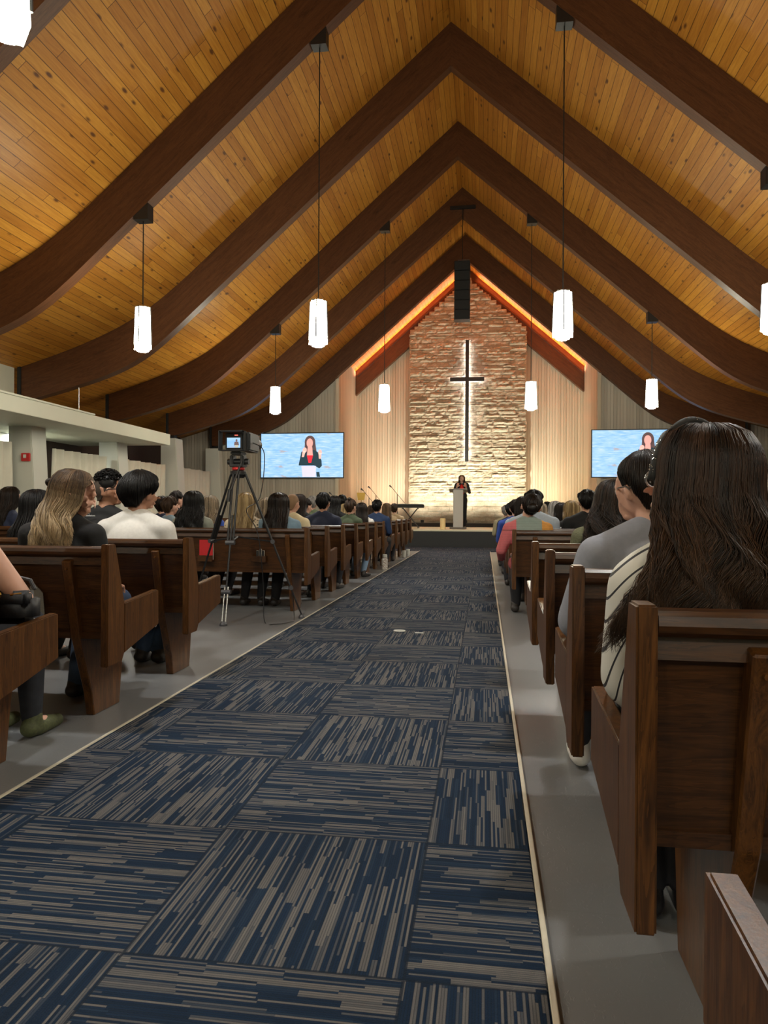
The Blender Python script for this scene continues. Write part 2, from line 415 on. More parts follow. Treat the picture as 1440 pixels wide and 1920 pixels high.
# ------------------------------------------------------------------ piers, curtains, canopy
def pier(s, y, label):
    x_in_t, x_in_b = XC + s * 8.26, XC + s * 8.08; xo = XC + s * 8.72
    bm = B(); pts = [(xo, 0), (x_in_b, 0), (x_in_t, 3.12), (xo, 3.12)]
    prism(bm, pts, 'y', y - .15, y + (.2 if y > 23 else .34)); bmesh.ops.bevel(bm, geom=bm.edges[:], offset=.015, segments=2, affect='EDGES')
    t = obj('pier', bm, PIER); tag(t, label, 'column', 'white tapered piers')
    bm = B(); xm = (x_in_t + xo) / 2; box(bm, xm - .12, xm + .12, y + .0, y + .2, 3.12, 3.22); obj('bearing_block', bm, BLACKM, t)
pl = {2: 'beside the red fire alarm', 3: 'under the tip of the canopy', 4: 'second back from the left screen', 5: 'nearest the screen wall', 1: 'beside the canopy downlight, out to the side', 0: 'alongside the nearest pews'}
for k in range(0, 6):
    pier(-1, BY[k], 'white tapered pier of the left wall, ' + pl[k])
    pier(1, BY[k], 'white tapered pier of the right wall, ' + (pl[k] if k not in (2, 3, 4) else {2: 'fourth from the screen wall', 3: 'third from the screen wall', 4: 'second from the screen wall'}[k]))
def curtain(s, y0, y1, label, ztop=2.3):
    bm = B(); n_ = int((y1 - y0) / .035); x = XC + s * 8.5; rows = []
    zz = (.02, .8, 1.6, ztop)
    for j, z in enumerate(zz):
        R = []
        for i in range(n_ + 1):
            y = y0 + (y1 - y0) * i / n_
            d = .05 * math.sin(i * .75 + 2 * noise.noise((y * 1.3, s, 1))) + .03 * noise.noise((y * 4, z, s))
            R.append(bm.verts.new((x + d, y, z + (.008 * math.sin(i * .3) if j == 3 else 0))))
        rows.append(R)
    for a, b in zip(rows, rows[1:]):
        for i in range(n_): bm.faces.new([a[i], a[i + 1], b[i + 1], b[i]])
    o = obj('curtain', bm, CURT, smooth=True)
    m = o.modifiers.new('thick', 'SOLIDIFY'); m.thickness = .006
    tag(o, label, 'curtain', 'ivory curtains between the piers')
cl = {2: 'just beyond the fire alarm pier', 3: 'in the bay behind the canopy tip', 4: 'in the bay nearest the screen wall', 1: 'in the bay left of the canopy downlight', 0: 'in the near bay beside the pews'}
for k in range(0, 5):
    curtain(-1, BY[k] + (.95 if k in (2,) else .5), BY[k + 1] - .25, 'ivory gathered curtain of the left wall, ' + cl[k], 2.32)
    curtain(1, BY[k] + .5, BY[k + 1] - .25, 'ivory gathered curtain of the right wall, ' + cl[k].replace('fire alarm pier', 'fourth pier from the screen wall').replace('behind the canopy tip', 'third from the screen wall').replace('left of the canopy downlight', 'beside the middle pews'), 2.32)
CX = XC - 7.29
bm = B(); box(bm, -10.44, CX, -6.9, 17.15, 2.67, 2.95, .006); cn = obj('canopy_soffit', bm, WHITE_P); tag(cn, 'cream flat canopy hanging over the left side aisle', 'canopy')
bm = B(); box(bm, CX - .22, CX + .02, -6.9, 13.6, 2.951, 2.985, .004); obj('top_lip', bm, WHITE_P, cn)
bm = B(); tube(bm, [(CX - .1, 13.2, 2.98), (CX - .1, 13.2, 3.5)], .008, 6); obj('hanger_rod', bm, STEEL, cn)
PANEL_L = emit('downlight panel', (.95, 1, .93), 34)
for i, (px, py, hw, lab) in enumerate(((45, 816, .3, 'bright square downlight set into the canopy underside, near end'), (125, 839.5, .2, 'small downlight in the canopy underside, beyond the square one'))):
    p = atZ(px, py, 2.665)
    t = thing('ceiling_light', lab, 'light', (p.x, p.y, 2.67))
    bm = B(); box(bm, -hw, hw, -hw, hw, -.02, -.004); obj('diffuser', bm, PANEL_L, t)
    bm = B(); box(bm, -hw - .03, hw + .03, -hw - .03, hw + .03, -.014, 0, .003); obj('frame', bm, PIER, t)
# cream infill wall over the canopy, near bays
bm = B(); box(bm, XC - 8.75, XC - 8.66, -6.9, 13.0, 2.96, 3.84); struct('wall_infill_left', bm, WHITE_P)
# aisle back wall near left seen under the canopy
bm = B(); box(bm, -10.42, -10.32, 7.5, 15.0, 0, 2.66); struct('wall_side_aisle', bm, WHITE_P)
# fire alarm
p = atX(78, 857, XC - 7.99)
t = thing('fire_alarm', 'small red fire alarm box on the pier under the canopy', 'alarm', (XC - 8.32, BY[2] - .151, p.z))
RED = plain('alarm red', (.55, .02, .02), .4)
bm = B(); box(bm, -.09, .09, -.05, 0, -.08, .08, .008); obj('housing', bm, RED, t)
bm = B(); box(bm, -.03, .03, -.07, -.05, -.02, .05, .004); obj('strobe', bm, PIER, t)
# ------------------------------------------------------------------ pendants
def shade_mat():
    t = NT('glowing glass shade'); s = t.sep(t.coord('Object'))
    f = t.noise(t.coord('Object'), 6, 2)
    c = t.ramp(f, [(.35, (1, .93, .66)), (.65, (1, .99, .86))])
    t.out((.8, .8, .75, 1), .4); t.put(t.b.inputs['Emission Color'], c); t.b.inputs['Emission Strength'].default_value = PENDANT_EMIT
    return t.m
SHADE = shade_mat(); LENS = emit('pendant lens', (1, 1, .98), PENDANT_EMIT * 1.6)
def pendant(x, y, zb, label, group='glass pendant lamps under the roof beams'):
    zt = 3.37
    t = thing('pendant_lamp', label, 'pendant lamp', (x, y, zb), 0, group)
    L = zb - zt
    bm = B(); prism(bm, [(-.11, -.16), (.11, -.16), (.11, .0 + .1), (-.11, -.0 - .06)] if x < XC else [(-.11, -.16), (.11, -.16), (.11, -.06), (-.11, .1)], 'y', -.09, .09)
    obj('ceiling_mount', bm, BLACK, t)
    bm = B(); tube(bm, [(0, 0, -.15), (0, 0, -L + .66)], .009, 6); obj('stem', bm, BLACK, t)
    bm = B(); rt, rb = .115, .135; z0, z1 = -L, -L + .61
    for k in range(4):
        a0 = k * PI / 2; a1 = a0 + PI / 2
        q = []
        for (a, r, z) in ((a0, rb, z0), (a1, rb, z0), (a1, rt * 1.01, z0 + .42), (a1, rt, z1), (a0, rt, z1), (a0, rt * 1.01, z0 + .42)):
            q.append((r * math.sin(a), r * math.cos(a), z))
        vs = [bm.verts.new(v) for v in q]; bm.faces.new([vs[0], vs[1], vs[2], vs[5]]); bm.faces.new([vs[5], vs[2], vs[3], vs[4]])
    bmesh.ops.remove_doubles(bm, verts=bm.verts[:], dist=1e-4); bmesh.ops.recalc_face_normals(bm, faces=bm.faces[:])
    sh = obj('glass_shade', bm, SHADE, t)
    for k in range(4):
        a = k * PI / 2; bm = B()
        tube(bm, [((rb + .002) * math.sin(a), (rb + .002) * math.cos(a), z0 + .07), ((rt + .003) * math.sin(a), (rt + .003) * math.cos(a), z1)], .010, 5); obj('corner_bar', bm, DGREY, t)
    bm = B(); lathe(bm, [(.085, 0), (.09, -.02), (.06, -.035)], (0, 0, z0)); obj('lens', bm, LENS, t)
    bm = B(); s_ = rt * .72; box(bm, -s_, s_, -s_, s_, z1 - .005, z1 + .012); obj('top_cap', bm, STEEL, t)
    l = bpy.data.lights.new('pendant_bulb', 'SPOT'); l.energy = PENDANT_SPOT; l.spot_size = math.radians(150); l.spot_blend = .6; l.shadow_soft_size = .06; l.color = (.93, .96, 1)
    lo = bpy.data.objects.new('pendant_bulb', l); COL.objects.link(lo); lo.parent = t; lo.location = (0, 0, z0 - .06)
    return t
pend = {1: ('near row', {-4.33: 'left one with its shade nearest the left wall', -1.69: 'glowing over the left pews beside the aisle', 1.69: 'glowing right of the black cross', 4.33: 'cut by the right edge of the picture'}),
        3: ('far row', {-4.33: 'above the left screen', -1.69: 'just left of the stone wall', 1.69: 'just right of the stone wall', 4.33: 'above the right screen'}),
        -1: ('front row', {-4.33: 'beyond the left edge', -1.69: 'cut by the top left corner of the picture', 1.69: 'overhead to the right', 4.33: 'far right overhead'}),
        -3: ('row behind the camera', {-4.33: 'outer left', -1.69: 'inner left', 1.69: 'inner right', 4.33: 'outer right'})}
for k, (rw, d) in pend.items():
    for off, lab in d.items():
        yy = BY[k] + .1
        pendant(XC + off, yy, interp(LO, abs(off)) + .02, 'square white glass pendant lamp, %s, %s' % (rw, lab))
# ------------------------------------------------------------------ stage
bm = B(); box(bm, XC - 8.4, XC + 8.4, 20.2, 23.24, 0, .46); st = obj('stage_platform', bm, STAGEB); tag(st, 'low black-fronted stage at the end of the aisle', 'stage')
bm = B(); box(bm, XC - 8.4, XC + 8.4, 20.19, 23.24, .461, .50, .004); obj('stage_floor', bm, STAGET, st)
bm = B(); box(bm, XC - H1 + .03, XC + H1 - .03, 24.4, 26.1, .0, .63, .004); su = obj('upper_riser', bm, STAGEB); tag(su, 'black upper riser at the back of the stage under the stone wall', 'stage')
bm = B(); box(bm, XC - H1 + .02, XC + H1 - .02, 23.26, 24.39, 0, .5); obj('chancel_floor', bm, STAGET, st)
# cross
yC = 25.95
t = thing('wall_cross', 'tall slim black cross with a white glow behind it on the stone wall', 'cross', (XC, yC, 0))
bm = B(); box(bm, -.065, .065, 0, .09, 2.85, 7.27, .006); obj('upright', bm, BLACKM, t)
bm = B(); box(bm, -.62, .62, -.003, .087, 5.78, 5.92, .006); obj('crossbar', bm, BLACKM, t)
HALO = emit('cross back light', (.93, .93, 1), 15)
bm = B(); box(bm, -.045, .045, .095, .105, 2.9, 7.22); box(bm, -.58, .58, .106, .116, 5.81, 5.89); obj('led_strip', bm, HALO, t)
# lights of the stage
def spot(x, y, z, tx, ty, tz, e, col, size=60, blend=.8, soft=.1, nm='stage_uplight'):
    l = bpy.data.lights.new(nm, 'SPOT'); l.energy = e; l.color = col; l.spot_size = math.radians(size); l.spot_blend = blend; l.shadow_soft_size = soft
    o = bpy.data.objects.new(nm, l); COL.objects.link(o); o.location = (x, y, z)
    o.rotation_euler = (Vector((tx, ty, tz)) - Vector((x, y, z))).to_track_quat('-Z', 'Y').to_euler(); return o
ulab = {-3.1: 'beside the left cream wall', -1.5: 'at the left foot of the stone wall', 0: 'behind the lectern', 1.5: 'at the right foot of the stone wall', 3.1: 'beside the right cream wall'}
for dx, e, c in ((-3.1, .55, (1, .72, .50)), (-1.5, 1.2, (1, .94, .78)), (0, 1.2, (1, .94, .78)), (1.5, 1.2, (1, .94, .78)), (3.1, .55, (1, .80, .52))):
    x = XC + dx; y = 24.75 if abs(dx) < 3 else 25.3
    t = thing('floor_uplight', 'small black stage uplight ' + ulab[dx], 'stage light', (x, y, .63), 0, 'uplights along the stone wall')
    bm = B(); lathe(bm, [(.06, 0), (.06, .10), (.05, .10)], n=12); obj('lamp_body', bm, BLACK, t)
    s_ = spot(x, y, .75, x, 26.2 if abs(dx) < 3 else 26.6, 3.0, STAGE_UP * e, c, 120, 1, .08)
    s_.parent = t; s_.location = (0, 0, .13)
# orange led bars behind the last long beam, aimed at the boards of the recess
for s in (-1, 1):
    a = (XC + s * .5, 23.47, 9.30); b = (XC + s * 4.0, 23.47, 6.22)
    mid = [(q + r) / 2 for q, r in zip(a, b)]
    t = thing('led_bar', 'slim orange LED bar behind the far beam, %s slope of the recess' % ('left' if s < 0 else 'right'), 'light bar', (0, 0, 0))
    bm = B(); tube(bm, [(a[0], a[1] - .04, a[2] - .2), (b[0], b[1] - .04, b[2] - .2)], .03, 6); obj('housing', bm, BLACK, t)
    l = bpy.data.lights.new('led_light', 'AREA'); l.shape = 'RECTANGLE'; l.size = 4.4; l.size_y = .1; l.energy = STAGE_ORANGE; l.color = (1, .34, .17); l.spread = math.radians(75)
    o = bpy.data.objects.new('led_light', l); COL.objects.link(o); o.parent = t; o.location = (mid[0], mid[1] + .06, mid[2] - .10)
    X = Vector((b[0] - a[0], 0, b[2] - a[2])).normalized()
    N = Vector((0, .75, 0)) + Vector((s * .66, 0, .75)); N = (N - X * N.dot(X)).normalized()
    o.rotation_euler = Matrix((X, (-N).cross(X), -N)).transposed().to_euler()
for s in (-1, 1):
    t = thing('led_bar', 'slim orange LED bar lighting the boards above the stone wall, %s slope' % ('left' if s < 0 else 'right'), 'light bar', (0, 0, 0))
    a = Vector((XC + s * .25, 26.34, roofz(XC + s * .25) - .29)); b = Vector((XC + s * 4.1, 26.34, roofz(XC + s * 4.1) - .29))
    bm = B(); tube(bm, [a, b], .014, 6); obj('housing', bm, BLACK, t)
    l = bpy.data.lights.new('led_light', 'AREA'); l.shape = 'RECTANGLE'; l.size = (b - a).length; l.size_y = .05; l.energy = LED_STRIP; l.color = (1, .33, .17); l.spread = math.radians(130)
    o = bpy.data.objects.new('led_light', l); COL.objects.link(o); o.parent = t
    X = (b - a).normalized(); N = Vector((s * .66, -.45, .75)); N = (N - X * N.dot(X)).normalized(); o.location = (a + b) / 2 + N * .02
    o.rotation_euler = Matrix((X, (-N).cross(X), -N)).transposed().to_euler()
# ------------------------------------------------------------------ screens
def scr_mat():
    t = NT('bright video screen'); o = t.coord('Object')
    n1 = t.noise(t.map(o, (1, 1, 6)), 3.0, 3, .55); n2 = t.noise(t.map(o, (1, 1, 3.5), loc=(4, 0, 2)), 1.7, 3)
    c = t.ramp(n1, [(.35, (.28, .55, .93)), (.55, (.42, .68, .98)), (.72, (.66, .80, 1))])
    br = t.ramp(n2, [(.64, (0, 0, 0)), (.70, (1, 1, 1))]); c = t.mix(t.math('MULTIPLY', br, .8), c, (.50, .42, .40, 1))
    t.out((0, 0, 0, 1), .4); t.put(t.b.inputs['Emission Color'], c); t.b.inputs['Emission Strength'].default_value = .95; return t.m
SCR = scr_mat()
def E_(n_, c, s_=.9): return emit('screen ' + n_, c, s_)
def disc(bm, cx_, cz, rx, rz, y, n_=20):
    bm.faces.new([bm.verts.new((cx_ + rx * math.cos(2 * PI * k / n_), y, cz + rz * math.sin(2 * PI * k / n_))) for k in range(n_)])
def poly(bm, pts, y): bm.faces.new([bm.verts.new((x, y, z)) for x, z in pts])
def figure_on_screen(parent, y, sx, ox, oz):
    """picture of the speaker shown on a screen; unit = screen height"""
    def part(nm, mat, fn):
        bm = B(); fn(bm)
        for v in bm.verts: v.co.x = ox + v.co.x * sx; v.co.z = oz + v.co.z * sx
        bmesh.ops.recalc_face_normals(bm, faces=bm.faces[:]); obj(nm, bm, mat, parent)
    part('shown_hair', E_('hair', (.10, .06, .06)), lambda b: (disc(b, 0, .80, .125, .15, y), poly(b, [(-.12, .8), (-.13, .6), (-.05, .58), (.08, .48), (.16, .55), (.12, .8)], y)))
    part('shown_jacket', E_('jacket', (.012, .035, .05)), lambda b: poly(b, [(-.1, .62), (-.2, .58), (-.26, .3), (-.26, .27), (.1, .27), (.22, .2), (.28, .26), (.27, .38), (.2, .56), (.1, .62)], y - .002))
    part('shown_shirt', E_('shirt', (.85, .02, .04)), lambda b: poly(b, [(-.07, .5), (-.03, .33), (.03, .33), (.07, .5)], y - .004))
    part('shown_face', E_('skin', (.75, .36, .32)), lambda b: (disc(b, -.005, .78, .075, .105, y - .004), poly(b, [(-.05, .7), (-.07, .5), (0, .45), (.07, .5), (.05, .7)], y - .003)))
    part('shown_hands', E_('hand', (.80, .45, .40)), lambda b: (disc(b, -.12, .62, .05, .06, y - .006, 10), disc(b, .235, .57, .045, .06, y - .006, 10), poly(b, [(-.17, .6), (-.19, .46), (-.14, .46), (-.1, .6)], y - .006), poly(b, [(.2, .55), (.21, .42), (.26, .42), (.27, .55)], y - .006)))
    part('shown_lectern', E_('lectern', (.62, .60, .72)), lambda b: poly(b, [(-.2, .26), (-.17, 0.01), (.14, 0.01), (.14, .26)], y - .005))
    part('shown_legs', E_('jacket', (.012, .035, .05)), lambda b: poly(b, [(.15, .12), (.16, .01), (.24, .01), (.22, .12)], y - .005))
for s in (-1, 1):
    x0, x1 = sorted((XC + s * 4.02, XC + s * 6.84)); z0, z1 = 2.15, 3.62; ys = 23.2
    t = thing('projection_screen', 'wide blue-lit video screen on the %s slat wall, showing the speaker' % ('left' if s < 0 else 'right'), 'screen', ((x0 + x1) / 2, ys, z0))
    W, H = (x1 - x0) / 2, z1 - z0
    bm = B(); box(bm, -W - .03, W + .03, .0, .07, -.03, H + .03, .006); obj('bezel', bm, BLACK, t)
    bm = B(); box(bm, -W, W, -.006, -.001, 0, H); obj('screen_panel', bm, SCR, t)
    figure_on_screen(t, -.008, H, W * .20, .0)
# ------------------------------------------------------------------ hanging loudspeaker column
ya = 22.0; p0 = atY(852, 489, ya); p1 = atY(881, 598, ya); xm = (p0.x + p1.x) / 2; hw = (p1.x - p0.x) / 2
t = thing('speaker_array', 'tall black loudspeaker column hanging from the roof above the cross', 'loudspeaker', (xm, ya, p1.z))
nb = 6; hh = (p0.z - p1.z) / nb
for k in range(nb):
    bm = B(); box(bm, -hw, hw, 0, .4, k * hh + .004, (k + 1) * hh - .004, .012); c_ = obj('cabinet', bm, BLACK, t)
    bm = B(); box(bm, -hw + .02, hw - .02, -.008, -.001, k * hh + .02, (k + 1) * hh - .02, .003); obj('grille', bm, BLACKM, c_)
zt_ = p0.z - p1.z
bm = B(); box(bm, -hw * .6, hw * .9, .1, .3, zt_, zt_ + .06); obj('rigging_frame', bm, STEEL, t)
bm = B(); tube(bm, [(0, .2, zt_ + .06), (0, .2, interp(UP, 0) - p1.z - .02)], .012, 6); obj('suspension_cable', bm, BLACK, t)
a = atY(844, 390, 19.7); b = atY(892, 390, 19.7)
t = thing('beam_bar', 'short black bar fixed across the peak of a roof beam', 'bar', ((a.x + b.x) / 2, 19.745, a.z))
bm = B(); box(bm, -(b.x - a.x) / 2, (b.x - a.x) / 2, -.08, 0, -.04, .04, .005); obj('bar', bm, BLACK, t)
bm = B(); tube(bm, [(0, -.04, -.04), (0, -.04, -.5)], .012, 6); obj('drop_rod', bm, BLACK, t)
#PART2
# ------------------------------------------------------------------ pews
ROWS_N = [.365, 1.25, 2.135, 3.02, 3.905]; ROWS_F = [6.70 + .885 * k for k in range(12)]
XR, XL, PL = .255, -1.695, 5.25
def make_pew(s):
    root = thing('pew', 'pew', 'pew')
    def P(name, fn, mats, par=root):
        bm = B(); fn(bm)
        if s < 0:
            for v in bm.verts: v.co.x *= -1
            bmesh.ops.reverse_faces(bm, faces=bm.faces[:])
        return obj(name, bm, mats, par)
    def endp(x):
        def f(bm):
            prism(bm, [(0, .285), (0, .845), (.068, .845), (.155, .56), (.155, .325), (.13, .285)], 'x', x, x + .036, 0)
            prism(bm, [(.1551, .56), (.50, .588), (.508, .575), (.512, .405), (.1551, .322)], 'x', x + .0005, x + .0355, 1)
            bmesh.ops.bevel(bm, geom=[e for e in bm.edges if e.calc_length() > .03], offset=.004, segments=2, affect='EDGES')
        return f
    P('end_panel', endp(0), [W_Z, W_Y]); P('end_panel', endp(PL - .036), [W_Z, W_Y])
    P('back_panel', lambda bm: (prism(bm, [(.034, .80), (.056, .80), (.132, .41), (.108, .41)], 'x', .037, PL - .037), prism(bm, [(.026, .748), (.036, .80), (.05, .80), (.046, .748)], 'x', .0375, PL - .0375)), W_X)
    P('top_rail', lambda bm: prism(bm, [(.014, .79), (.004, .798), (.000, .81), (.004, .826), (.016, .834), (.06, .834), (.074, .826), (.078, .81), (.07, .79)], 'x', .037, PL - .037), W_X)
    P('bottom_rail', lambda bm: prism(bm, [(.098, .395), (.096, .425), (.14, .43), (.145, .395)], 'x', .037, PL - .037), W_X)
    P('seat', lambda bm: prism(bm, [(.146, .405), (.146, .425), (.48, .452), (.505, .45), (.512, .437), (.505, .425), (.48, .42)], 'x', .037, PL - .037), W_X)
    for x in (.187, PL / 2, PL - .232):
        def f(bm, x=x):
            prism(bm, [(.0, .765), (.03, .775), (.06, .77), (.13, .395), (.50, .39), (.49, .28), (.455, .0), (.215, .0), (.19, .12), (.082, .40)], 'x', x, x + .045)
            bmesh.ops.bevel(bm, geom=bm.edges[:], offset=.004, segments=1, affect='EDGES')
            lathe(bm, [(.008, -.001), (.008, .003), (.004, .006)], (0, 0, 0), 8) if False else None
        sp = P('support', f, W_Z)
        def g(bm, x=x):
            tube(bm, [(x + .022, .0275, .73), (x + .022, -.002, .73)], [.008, .006], 8)
        P('screw_cap', g, W_Y, sp)
    for x in (.43, .98, 2.9, 4.1):
        def f(bm, x=x):
            box(bm, x, x + .15, .028, .036, .50, .56, .002); box(bm, x, x + .15, .036, .088, .50, .512, .002); box(bm, x, x + .008, .036, .075, .5121, .56); box(bm, x + .142, x + .15, .036, .075, .5121, .56)
        P('book_rack', f, W_X)
    return root
words = ['first', 'second', 'third', 'fourth', 'fifth', 'sixth', 'seventh', 'eighth', 'ninth', 'tenth', 'eleventh', 'twelfth']
for s in (1, -1):
    proto = make_pew(s); first = True; side = 'right' if s > 0 else 'left'
    for i, y in enumerate(ROWS_N + ROWS_F):
        if s < 0 and i == 0: continue
        o = proto if first else copy_tree(proto); first = False
        o.location = (XR if s > 0 else XL, y, 0)
        if i < 5:
            lab = {0: 'nearest wooden pew at the bottom right corner, only its arm tip in view', 1: 'large wooden pew on the right, behind the woman with the headband',
                   2: 'wooden pew %s of the aisle, %s' % (side, 'behind the person in the grey shirt' if s > 0 else 'cut by the left edge, with the bare-armed woman'),
                   3: 'wooden pew %s of the aisle, %s' % (side, 'empty near the aisle, ahead of the grey shirt' if s > 0 else 'behind the woman with blonde half-up hair'),
                   4: 'wooden pew %s of the aisle, %s' % (side, 'behind the wavy-haired woman in olive' if s > 0 else 'behind the person in the white shirt')}[i]
            if s < 0 and i == 1: lab = 'wooden pew left of the aisle, outside the left edge of the picture'
        else:
            k = i - 5; lab = 'wooden pew %s of the aisle beyond the gap, %s row from the gap' % (side, words[k])
            if k == 0: lab = 'wooden pew beyond the gap, %s' % ('right behind the camera tripod' if s < 0 else 'behind the woman in the colour-block sweater')
            if k == 11: lab = 'front-most wooden pew %s of the aisle, nearest the stage' % side
        o['label'] = lab; o['group'] = 'wooden pews ' + side + ' of the aisle'
# ------------------------------------------------------------------ people
def add_cap(bm, p0, r0, p1, r1, seg=14):
    p0 = Vector(p0); p1 = Vector(p1); d = p1 - p0; L = d.length; k = max(2, int(L / max(.35 * min(r0, r1), .004)) if L < .05 else 2)
    q = d.to_track_quat('Z', 'Y').to_matrix().to_4x4()
    bmesh.ops.create_cone(bm, cap_ends=True, segments=seg, radius1=r0, radius2=r1, depth=L, matrix=Matrix.Translation((p0 + p1) / 2) @ q)
    for p, r in ((p0, r0), (p1, r1)): bmesh.ops.create_uvsphere(bm, u_segments=seg, v_segments=10, radius=r, matrix=Matrix.Translation(p) @ q)
def add_ell(bm, c, r, rot=(0, 0, 0)):
    from mathutils import Euler
    bmesh.ops.create_uvsphere(bm, u_segments=20, v_segments=14, radius=1, matrix=Matrix.Translation(c) @ Euler(rot).to_matrix().to_4x4() @ Matrix.Diagonal((r[0], r[1], r[2], 1)))
def blob(parts, voxel=.008, smooth=5, M=None, extra=0.0):
    bm = B()
    for p in parts:
        n0 = len(bm.verts)
        if p[0] == 'c': add_cap(bm, p[1], p[2] + extra, p[3], p[4] + extra)
        else: add_ell(bm, p[1], tuple(q + extra for q in p[2]), p[3] if len(p) > 3 and p[3] is not None else (0, 0, 0))
        if p[-1] == 'H' and M is not None:
            bm.verts.ensure_lookup_table()
            for v in bm.verts[n0:]: v.co = M @ v.co
    me = bpy.data.meshes.new('blob'); bm.to_mesh(me); bm.free()
    o = bpy.data.objects.new('blob', me); COL.objects.link(o)
    r = o.modifiers.new('r', 'REMESH'); r.mode = 'VOXEL'; r.voxel_size = voxel; r.use_smooth_shade = True
    if smooth: m = o.modifiers.new('s', 'SMOOTH'); m.factor = .5; m.iterations = smooth
    dg = bpy.context.evaluated_depsgraph_get(); dg.update()
    res = bpy.data.meshes.new_from_object(o.evaluated_get(dg)); bpy.data.objects.remove(o); bpy.data.meshes.remove(me)
    for p in res.polygons: p.use_smooth = True
    return res
def mir(parts):
    out = []
    for p in parts:
        out.append(p)
        def mx(v): return (-v[0], v[1], v[2])
        if p[0] == 'c': out.append(('c', mx(p[1]), p[2], mx(p[3]), p[4]) + p[5:])
        else: out.append(('e', mx(p[1]), p[2]) + ((tuple((p[3][0], -p[3][1], -p[3][2])),) if len(p) > 3 and p[3] not in (None, 'H') else ((None,) if len(p) > 3 else ())) + (p[4:] if len(p) > 4 else (('H',) if p[-1] == 'H' else ())))
    return out
HEAD = [('e', (0, .012, 1.118), (.074, .090, .098), None, 'H'), ('e', (0, .048, 1.062), (.054, .055, .055), None, 'H'), ('e', (0, .075, 1.03), (.026, .022, .02), None, 'H'),
        ('c', (0, .098, 1.115), .009, (0, .118, 1.078), .013, 'H'), ('e', (0, .098, 1.046), (.024, .012, .009), None, 'H'), ('e', (0, .088, 1.135), (.055, .014, .011), None, 'H')]
HEAD += mir([('e', (.076, .004, 1.092), (.009, .020, .031), (0, .15, .25), 'H'), ('e', (.036, .078, 1.075), (.024, .02, .022), None, 'H')])
def hand(w, d, up, side, s=1.0, curl=.5):
    """palm and five fingers from wrist w along d; 'side' = direction towards the thumb"""
    w = Vector(w); d = Vector(d).normalized(); sd = Vector(side); sd = (sd - d * sd.dot(d)).normalized(); nn = d.cross(sd).normalized()
    if nn.dot(Vector(up)) < 0: nn = -nn
    P = [('c', tuple(w), .022 * s, tuple(w + d * .03), .024 * s)]
    for k, (o, L) in enumerate(((.028, .072), (.010, .082), (-.009, .076), (-.027, .060))):
        a = w + d * .035 + sd * o * .6; b = w + d * .085 * s + sd * o * s
        P.append(('c', tuple(a), .014 * s, tuple(b), .011 * s))
        c = b + (d * math.cos(.35 + curl * .3) - nn * math.sin(.35 + curl * .3)) * L * .5 * s
        e = c + (d * math.cos(.5 + curl) - nn * math.sin(.5 + curl)) * L * .5 * s
        P.append(('c', tuple(b), .0095 * s, tuple(c), .0085 * s)); P.append(('c', tuple(c), .0085 * s, tuple(e), .007 * s))
    t0 = w + d * .03 + sd * .02 * s; t1 = w + d * .055 + sd * .05 * s; t2 = w + d * .085 + sd * .058 * s - nn * .01
    P += [('c', tuple(t0), .014 * s, tuple(t1), .011 * s), ('c', tuple(t1), .011 * s, tuple(t2), .009 * s)]
    return P
TORSO = [('e', (0, .02, .53), (.165, .12, .10)), ('e', (0, .0, .66), (.130, .095, .13)), ('e', (0, -.02, .80), (.150, .105, .14)), ('c', (-.13, -.018, .885), .055, (.13, -.018, .885), .055)]
TORSO += mir([('c', (.13, -.018, .90), .048, (.03, -.012, .955), .046)])
NECK = [('c', (0, -.014, .92), .050, (0, .008, 1.03), .049)]
UARM = mir([('c', (.175, -.015, .885), .050, (.212, .03, .66), .038)])
FARM = mir([('c', (.212, .03, .66), .036, (.13, .25, .60), .025)])
def legs_for(fy, lx=.10):
    kx = (.10 + lx) / 2
    return (mir([('c', (.09, .04, .53), .085, (kx, .42, .505), .058), ('c', (kx, .43, .50), .056, (kx, (.42 + fy) / 2, .30), .050), ('c', (kx, (.42 + fy) / 2, .30), .050, (lx, fy, .09), .034)]),
            mir([('c', (lx, fy, .06), .034, (lx + .005, fy + .12, .035), .028)]))
LEGS, FEET = legs_for(.26)
HANDS = hand((.13, .25, .60), (-.25, 1, -.12), (0, 0, 1), (-1, 0, 0)) + hand((-.13, .25, .60), (.25, 1, -.12), (0, 0, 1), (1, 0, 0))
def headM(yaw=0, tilt=0, nod=0):
    p = Vector((0, -.01, .965))
    return Matrix.Translation(p) @ Matrix.Rotation(tilt, 4, 'Y') @ Matrix.Rotation(-yaw, 4, 'Z') @ Matrix.Rotation(-nod, 4, 'X') @ Matrix.Translation(-p)
